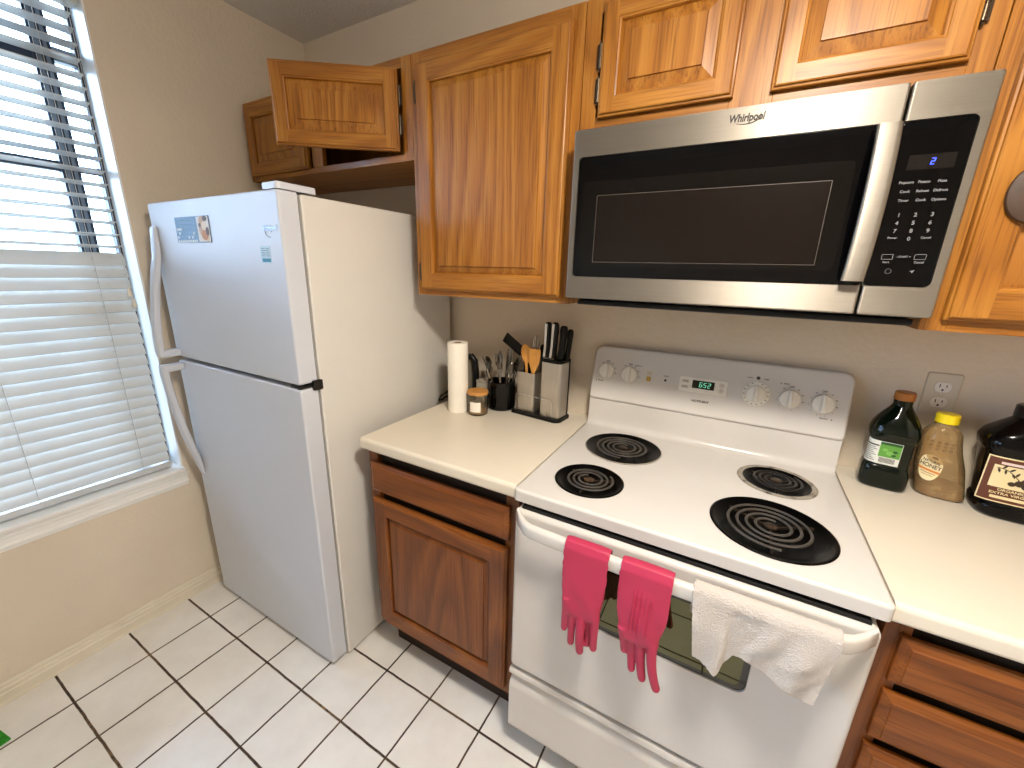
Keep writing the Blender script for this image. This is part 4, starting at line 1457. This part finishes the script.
# knife block stand
SA = math.radians(-6)
SO = Vector((1.247, -.140, CT))
su, sv = Vector((math.cos(SA), math.sin(SA), 0)), Vector((-math.sin(SA), math.cos(SA), 0))
def sp(a, c, d):
    return SO + su * a + sv * c + Vector((0, 0, d))
T = Thing('utensil_stand', 'black plastic stand with thin wire rail under the knife block and utensil canister', 'stand', sp(.105, .055, 0))
T.part('base_plate', prism(bmesh.new(), rrect(-.006, .208, 0, .104, (.006, .026, .020, .006), 6), sp, 0, .012, .003), BLACKPL)
b = bmesh.new()
wz = .082
tube(b, [sp(.012, .010, .012), sp(.012, .008, wz - .006), sp(.016, .007, wz), sp(.16, .007, wz), sp(.168, .007, wz), sp(.172, .008, wz - .006), sp(.172, .010, .012)], .0012, 8)
for a in (.012, .150):
    tube(b, [sp(a, .0085, .011), sp(a, .0085, .035)], .0022, 8)
T.part('wire_rail', b, CHROME, label='thin steel wire rail')
def can(a0, a1, c0, c1, h, r, name, label, cat, rimh):
    T = Thing(name, label, cat, sp((a0 + a1) / 2, (c0 + c1) / 2, .0125))
    pl = rrect(a0, a1, c0, c1, r, 6)
    m = rrect(a0 + .0025, a1 - .0025, c0 + .0025, c1 - .0025, max(r - .0025, .001), 6)
    b = bmesh.new()
    loft(b, [[sp(*p, .0125) for p in pl], [sp(*p, h) for p in pl], [sp(*p, h) for p in m], [sp(*p, h - .02 if not rimh else .03) for p in m]])
    T.part('steel_sleeve', b, STEELZ, label='brushed steel sleeve')
    return T
T = can(.006, .086, .018, .085, .168, .010, 'utensil_canister', 'brushed steel canister holding wooden spoons, beside the knife block', 'canister', 1)
T = can(.114, .198, .016, .092, .222, .012, 'knife_block', 'tall brushed steel knife block with black top full of knives', 'knife block', 0)
T.part('slotted_top', prism(bmesh.new(), rrect(.1168, .1952, .0188, .0892, .008, 5), sp, .206, .235, .003), BLACKPL, label='black slotted top')
T.part('back_post', prism(bmesh.new(), rrect(.118, .196, .0925, .1005, .003, 3), sp, .0125, .232, .002), BLACKPL, label='black back panel')
def knife(a, c, ln, w_, steel, label, tilt=0.):
    T = Thing('kitchen_knife', label, 'knife', sp(a, c, .2365), 'knives in the steel block', rot=(math.radians(-3), math.radians(tilt), SA), local=True)
    prof = [(0, .80, .9), (.004, .95, 1), (ln * .3, .85, .95), (ln * .6, .88, 1), (ln * .85, 1.05, 1), (ln * .95, .95, .9), (ln, .55, .5)]
    sec = lambda z, wx, ty: [Vector((wx * math.copysign(abs(math.cos(t)) ** .7, math.cos(t)), ty * math.copysign(abs(math.sin(t)) ** .7, math.sin(t)) + .004 * math.sin(z / ln * 3), z)) for t in [2 * PI * k / 20 for k in range(20)]]
    if steel:
        T.part('handle', loft(bmesh.new(), [sec(z, w_ * q, .0125 * t) for z, q, t in prof]), BLACKPL, label='black handle')
        T.part('steel_strip', loft(bmesh.new(), [[p + Vector((-w_ * .42, -.0035, 0)) for p in sec(z, w_ * .62 * q, .0105 * t)] for z, q, t in prof[1:-1]]), CHROME, label='polished steel handle side')
    else:
        T.part('handle', loft(bmesh.new(), [sec(z, w_ * q, .0125 * t) for z, q, t in prof]), BLACKPL, label='black handle')
    T.part('bolster', Box(-w_ * .7, w_ * .7, -.009, .009, -.004, .001, .001), CHROME if steel else BLACKPL)
knife(.127, .034, .132, .0118, True, 'kitchen knife with a steel-sided handle, nearest the wooden spoons', -1)
knife(.152, .036, .133, .0120, True, 'kitchen knife with a steel-sided handle, second from the wooden spoons', 1)
knife(.177, .050, .122, .0135, False, 'thick black handled kitchen knife in the steel block', 2)
knife(.190, .076, .108, .0095, False, 'slim black handled kitchen knife at the back corner of the block', 3)
# utensils in the canister
UGp = 'cooking utensils in the steel canister'
def utensil(name, label, cat, a, c, tilt_u, tilt_v, parts, mat_):
    b = bmesh.new()
    parts(b)
    o = solo(name, label, cat, b, mat_, sp(a, c, .032), UGp, local=True, smooth=45)
    o.rotation_euler = (math.radians(tilt_v), math.radians(tilt_u), SA)
    return o
def spoon_shape(bowl_w, bowl_l, stem_l):
    def fn(b):
        prof = [(0, .0055, .0045), (stem_l, .0052, .0042), (stem_l + .012, .009, .005), (stem_l + bowl_l * .3, bowl_w * .85, .006), (stem_l + bowl_l * .55, bowl_w, .0065), (stem_l + bowl_l * .8, bowl_w * .82, .006), (stem_l + bowl_l * .95, bowl_w * .42, .004), (stem_l + bowl_l, bowl_w * .1, .002)]
        rings = []
        for i in range(len(prof) - 1):
            for k in range(4):
                t = k / 4.
                z, w1, t1 = [prof[i][j] + (prof[i + 1][j] - prof[i][j]) * t for j in range(3)]
                dish = .006 * math.sin(PI * max(0, (z - stem_l) / bowl_l)) if z > stem_l else 0
                ring = []
                for q in range(20):
                    ang = 2 * PI * q / 20
                    yy = t1 * math.sin(ang)
                    if z > stem_l + .012 and math.sin(ang) < 0:
                        yy = yy + .0075 * (1 - abs(math.cos(ang))) * math.sin(PI * min(1, (z - stem_l) / bowl_l))
                    ring.append(Vector((w1 * math.cos(ang), yy + dish, z)))
                rings.append(ring)
        loft(b, rings)
    return fn
utensil('wooden_spoon', 'wooden spoon in front of the black spatula in the steel canister', 'spoon', .044, .046, -3, 3, spoon_shape(.026, .085, .160), WOODL)
def wood_turner(b):
    prof = [(0, .0055, .0045), (.135, .0055, .0042), (.150, .013, .0035), (.18, .024, .003), (.215, .027, .0026), (.232, .0255, .002)]
    loft(b, [[Vector((w1 * math.copysign(abs(math.cos(a)) ** .7, math.cos(a)), t1 * math.sin(a), z + .10 * (w1 * math.cos(a)))) for a in [2 * PI * k / 20 for k in range(20)]] for z, w1, t1 in prof])
utensil('wooden_spatula', 'flat wooden spatula leaning against the knife block', 'spatula', .062, .040, 4, 3, wood_turner, WOODL)
def black_turner(b):
    tube(b, [(0, 0, 0), (0, 0, .15), (-.002, 0, .188), (-.012, 0, .203)], [.006, .0062, .0062, .007], 12)
    d = Vector((-.83, -.05, .55)).normalized()
    e = Vector((0, 1, 0)).cross(d).normalized()
    nn = d.cross(e)
    rings = []
    for (q, w1, t1) in ((-.012, .008, .004), (.0, .016, .0024), (.008, .021, .0018), (.098, .0225, .0013), (.102, .0205, .001)):
        c = Vector((-.012, 0, .203)) + d * q
        rings.append([c + e * (w1 * math.copysign(abs(math.cos(a)) ** .6, math.cos(a))) + nn * (t1 * math.sin(a)) for a in [2 * PI * k / 20 for k in range(20)]])
    loft(b, rings)
utensil('spatula', 'black spatula leaning towards the cutlery cup', 'spatula', .019, .060, -1, 0, black_turner, BLACKPL)
utensil('cooking_spoon', 'black cooking spoon standing upright behind the wooden spoon', 'spoon', .040, .074, -5, 0, spoon_shape(.027, .080, .145), BLACKPL)
utensil('serving_spoon', 'short black spoon head beside the first knife handle', 'spoon', .078, .076, 2, 0, spoon_shape(.018, .06, .185), BLACKPL)
def whisk(b):
    tube(b, [(0, 0, 0), (0, 0, .17)], .005, 10)
    for k in range(5):
        a = PI * k / 5
        pts = []
        for i in range(17):
            t = i / 16.
            r_ = .021 * math.sin(PI * t)
            s = -math.cos(PI * t)
            pts.append((s * .021 * math.sin(PI * min(t, 1 - t) * .9 + .15) * math.cos(a), s * .021 * math.sin(PI * min(t, 1 - t) * .9 + .15) * math.sin(a), .17 + .11 * math.sin(PI * t)))
        tube(b, pts, .0009, 6)
utensil('whisk', 'thin steel wire whisk standing behind the wooden spatula', 'whisk', .058, .060, 1, 0, whisk, CHROME)

# ------------------------------------------------------------------ bottles on the right worktop
def bottle(name, label, cat, x, y, rot, secs, body_mat, cap, cap_mat, cap_label, skew=0.):
    top = secs[-1][0]
    lean = lambda z: skew * max(0., 1 - z / (top * .75))
    T = Thing(name, label, cat, (x, y, CT), rot=(0, 0, rot), local=True)
    b = bmesh.new()
    rings = []
    # smooth interpolation of (z, rx, ry, exponent)
    for i in range(len(secs) - 1):
        p0, p1, p2, p3 = secs[max(i - 1, 0)], secs[i], secs[i + 1], secs[min(i + 2, len(secs) - 1)]
        for k in range(5):
            t = k / 5.
            q = []
            for j in range(4):
                m1 = (p2[j] - p0[j]) * .5 * .6
                m2 = (p3[j] - p1[j]) * .5 * .6
                q.append((2 * t ** 3 - 3 * t * t + 1) * p1[j] + (t ** 3 - 2 * t * t + t) * m1 + (-2 * t ** 3 + 3 * t * t) * p2[j] + (t ** 3 - t * t) * m2)
            rings.append(sup(lean(q[0]), 0, q[0], max(q[1], .002), max(q[2], .002), max(q[3], 2), 56))
    rings.append(sup(0, 0, secs[-1][0], secs[-1][1], secs[-1][2], secs[-1][3], 56))
    loft(b, rings)
    T.part('bottle_body', b, body_mat, smooth=50)
    r_, z0, z1 = cap
    b = bmesh.new()
    seg = 60
    rr = []
    for (q, z) in ((1, z0), (1, z0 + .003), (1, z1 - .003), (.9, z1), (.3, z1)):
        rr.append([Vector((r_ * q * (1 + (.018 if k % 2 and q == 1 else 0)) * math.cos(2 * PI * k / seg), r_ * q * (1 + (.018 if k % 2 and q == 1 else 0)) * math.sin(2 * PI * k / seg), z)) for k in range(seg)])
    loft(b, rr)
    T.part('cap', b, cap_mat, label=cap_label)
    return T

def wrap(rx, ry, n, ang0, d=.0008):
    """places label points on a superellipse body: a is arc length from ang0"""
    N = 720
    pts = sup(0, 0, 0, rx + d, ry + d, n, N)
    L = [0]
    for i in range(N):
        L.append(L[-1] + (pts[(i + 1) % N] - pts[i]).length)
    i0 = int((ang0 % (2 * PI)) / (2 * PI) * N)
    def place(a, c, dd):
        s = (L[i0] + a) % L[-1]
        lo, hi = 0, N
        while hi - lo > 1:
            m = (lo + hi) // 2
            if L[m] <= s:
                lo = m
            else:
                hi = m
        t = (s - L[lo]) / max(1e-9, L[lo + 1] - L[lo])
        p = pts[lo % N].lerp(pts[(lo + 1) % N], t)
        q = pts[(lo + 1) % N] - pts[lo % N]
        nn = Vector((q.y, -q.x, 0)).normalized()
        return Vector((p.x, p.y, c)) + nn * dd
    return place

def sheet(bm, place, a0, a1, c0, c1, d, mi, n=12):
    return grid(bm, lambda u, v: place(a0 + (a1 - a0) * u, c0 + (c1 - c0) * v, d), n, 3, mi)

LW = mat('label_white', (214, 214, 206), .5)
LG = mat('label_green', (92, 150, 62), .5)
LDG = mat('label_dark_green', (34, 78, 34), .5)
LK = mat('label_black', (34, 32, 30), .5)
GREENB = mat('dark_green_bottle', (5, 14, 6), .08, spec=.4)
T = bottle('juice_bottle', 'dark green bottle with orange brown cap and green and white label', 'bottle', 2.393, -.083, math.radians(-8),
           [(0, .043, .038, 4), (.004, .048, .043, 4), (.012, .0508, .046, 4), (.052, .0508, .046, 4), (.064, .048, .042, 4), (.070, .0465, .0405, 4), (.130, .0465, .0405, 4), (.137, .047, .041, 4), (.146, .0515, .047, 3.4), (.160, .0525, .048, 3.2), (.178, .0485, .045, 2.8), (.200, .038, .036, 2.3), (.222, .024, .024, 2), (.232, .0195, .0195, 2), (.244, .0195, .0195, 2)],
           GREENB, (.0208, .2455, .267), mat('orange_brown_cap', (158, 96, 36), .4), 'orange brown screw cap')
pl = wrap(.0465, .0405, 4, math.radians(-97))
b = bmesh.new()
sheet(b, pl, -.048, .036, .071, .134, .0000, 0)
sheet(b, pl, -.008, .035, .092, .133, .0003, 1)
sheet(b, pl, -.008, .035, .126, .133, .0005, 2)
for k in range(9):
    sheet(b, pl, -.043, -.012 - .004 * (k % 3), .077 + k * .0052, .0785 + k * .0052, .0004, 3, 4)
sheet(b, pl, -.043, -.010, .119, .1225, .0004, 3, 4)
for k in range(14):
    sheet(b, pl, -.004 + k * .0023, -.0028 + k * .0023, .0755, .0895, .0004, 3, 1)
for (a, c, r_) in ((.004, .112, .006), (.014, .104, .008), (.024, .110, .005), (.022, .100, .005)):
    grid(b, lambda u, v, a=a, c=c, r_=r_: pl(a + r_ * math.cos(2 * PI * u) * v, c + r_ * math.sin(2 * PI * u) * v * .7, .0006), 14, 1, 2 if r_ < .006 else 4)
T.part('paper_label', b, [LW, LG, LDG, LK, mat('label_leaf_green', (120, 176, 84), .5)], label='green and white label with barcode')

# honey bottle
HON = thin_clear('clear_tan_plastic', (240, 222, 190), (214, 180, 128), .30)
T = bottle('honey_bottle', 'clear honey bottle with yellow cap and cream label between the two dark bottles', 'bottle', 2.4885, -.072, math.radians(-8),
           [(0, .041, .032, 3), (.004, .047, .037, 3), (.012, .049, .039, 3), (.045, .0485, .038, 3), (.085, .047, .036, 2.8), (.120, .042, .035, 2.5), (.150, .040, .034, 2.3), (.170, .0365, .032, 2.1), (.184, .028, .027, 2), (.190, .0215, .0215, 2), (.198, .0205, .0205, 2)],
           HON, (.0225, .1985, .222), mat('yellow_cap', (236, 208, 28), .35), 'yellow screw cap', skew=.026)
b = loft(bmesh.new(), [sup(.026 * (1 - z / .1485), 0, z, rx, ry, 3, 48) for z, rx, ry in ((.003, .044, .034), (.010, .0470, .0365), (.034, .0465, .0365), (.0345, .0460, .036))])
T.part('honey', b, mat('amber_honey', (128, 54, 20), .15, var=.1), label='amber honey at the bottom')
pl = wrap(.0475, .0365, 2.9, math.radians(-109), .0012)
b = bmesh.new()
ca, sa_ = math.cos(math.radians(-12)), math.sin(math.radians(-12))
def tilt_pl(a, c, d):
    k_ = (.0 if c < .05 else 0)
    aa, cc = a * ca - c * sa_, a * sa_ + c * ca
    z = .080 + cc
    k = -.145 * (z - .075)
    p = pl(aa, z, d) + Vector((.026 * max(0., 1 - z / .1485), 0, 0))
    rr = Vector((p.x, p.y, 0))
    return p + rr.normalized() * k
def diamond(s, d, mi):
    n = 28
    def rim(u):
        t = 2 * PI * u
        ex = .027 * math.copysign(abs(math.cos(t)) ** .75, math.cos(t))
        ez = .034 * math.copysign(abs(math.sin(t)) ** .85, math.sin(t))
        wq = .80 + .22 * (ez / .034)
        return ex * wq, ez
    grid(b, lambda u, v: tilt_pl(rim(u)[0] * s * v, rim(u)[1] * s * v, d), n, 4, mi)
diamond(1.0, .0006, 0)
lettering(b, 'NATURAL', tilt_pl, .000, .0175, .0095, .0011, mi=1, width=.036) if False else None
def up_(dd):
    return lambda a, c, d: tilt_pl(a, c, d + dd)
lettering(b, 'NATURAL', up_(.0009), .000, .017, .0105, .0003, mi=1, width=.036)
lettering(b, 'HONEY', up_(.0009), .000, .0055, .0150, .0003, mi=1, width=.042)
for (a0, a1, c0, c1, mi) in ((-.020, .020, -.0095, -.0035, 2), (-.014, .014, -.0150, -.0125, 3), (-.010, .010, -.0205, -.0185, 3)):
    grid(b, lambda u, v, q=(a0, a1, c0, c1): tilt_pl(q[0] + (q[1] - q[0]) * u, q[2] + (q[3] - q[2]) * v, .0010), 6, 1, mi)
prism(b, [(.004 + .007 * math.cos(t), .029 + .0035 * math.sin(t)) for t in [2 * PI * k / 12 for k in range(12)]], tilt_pl, .0008, .0013, mi=4)
T.part('paper_label', b, [mat('label_cream', (232, 214, 170), .5), LK, mat('label_orange', (206, 128, 52), .5), mat('label_tan', (170, 130, 84), .5), mat('label_brown', (70, 40, 26), .5)], label='tilted cream honey label')
b = bmesh.new()
for r_, cc in ((.0, .150), (.0, .141), (.0, .132)):
    for k in range(4):
        a = math.radians(-118 + k * 18)
        rad = .0385
        lathe(b, [(.001, -.0035), (.003, -.002), (.004, 0), (.003, .002), (.001, .0035)], (rad * 1.07 * math.cos(a), (rad - .004) * math.sin(a), cc), 10)
T.part('moulded_combs', b, HON, label='moulded bumps on the shoulder')

# dark jug cut by the photo edge
BLK = mat('black_gloss_jug', (6, 5, 5), .12, spec=.3)
T = bottle('oil_jug', 'large black jug with brown and cream label beside the honey bottle', 'bottle', 2.620, -.102, math.radians(-6),
           [(0, .066, .052, 4), (.004, .072, .058, 4), (.010, .075, .061, 4), (.026, .075, .061, 4), (.034, .071, .058, 4), (.039, .070, .057, 4), (.158, .070, .057, 4), (.166, .074, .060, 3.6), (.185, .076, .061, 3.2), (.205, .069, .056, 2.8), (.226, .050, .045, 2.3), (.240, .036, .036, 2), (.246, .033, .033, 2)],
           BLK, (.034, .2465, .274), mat('black_cap', (16, 14, 14), .35), 'black screw cap', skew=.022)
pl = wrap(.070, .057, 4, math.radians(-97))
b = bmesh.new()
JB, JC, JK = 1, 0, 2
sheet(b, pl, -.041, .065, .042, .155, .0000, 0)
sheet(b, pl, -.038, .062, .045, .152, .0003, 1)
sheet(b, pl, -.027, .051, .080, .135, .0006, 0)
sheet(b, pl, -.018, .042, .138, .144, .0006, 3)
sheet(b, pl, -.018, .042, .052, .059, .0006, 0)
def jl(dd):
    return lambda a, c, d: pl(a, c, d + dd)
lettering(b, 'ORGANIC', jl(.0007), .012, .0745, .0085, .0003, mi=0, width=.044)
lettering(b, 'EXTRA VIRGIN', jl(.0007), .012, .0655, .0080, .0003, mi=0, width=.066)
tube(b, [pl(-.022 + .055 * t, .128 - .028 * t + .006 * math.sin(t * 5), .0009) for t in [k / 10. for k in range(11)]], .0008, 6, mi=2)
for k in range(9):
    t = .05 + k / 9.5
    a0, c0 = -.022 + .055 * t, .128 - .028 * t + .006 * math.sin(t * 5)
    an = math.radians((55 if k % 2 else -75) + random.uniform(-15, 15))
    L_ = .012
    poly = [(a0 + L_ * s * math.cos(an) - w_ * math.sin(an), c0 + L_ * s * math.sin(an) + w_ * math.cos(an)) for s, w_ in ((0, 0), (.3, -.0022), (.7, -.0018), (1, 0), (.7, .0018), (.3, .0022))]
    prism(b, poly, pl, .0006, .0011, mi=2)
for (a, c, r_) in ((.020, .098, .0075), (.031, .092, .0065), (.008, .094, .0055), (.038, .102, .0055)):
    prism(b, [(a + r_ * 1.15 * math.cos(2 * PI * k / 16), c + r_ * math.sin(2 * PI * k / 16)) for k in range(16)], pl, .0006, .0013, mi=2)
T.part('paper_label', b, [mat('label_sand', (222, 204, 158), .5), mat('label_rust', (92, 48, 28), .5), mat('label_sepia', (56, 42, 24), .5), mat('label_pink', (214, 196, 190), .5)], label='brown and cream label with an olive branch')

# ------------------------------------------------------------------ green pad on the floor
b = prism(bmesh.new(), rrect(-.15, 0, -.22, 0, .001, 2), lambda a, c, d: Vector((a, c, d)), 0, .006, .0015)
solo('floor_pad', 'bright green flat pad lying on the floor tiles by the baseboard', 'pad', b, mat('bright_green_foam', (38, 142, 34), .7, var=.25, vscale=60, bump=.3), (.186, -1.426, .001), rot=(0, 0, math.radians(9)), local=True)
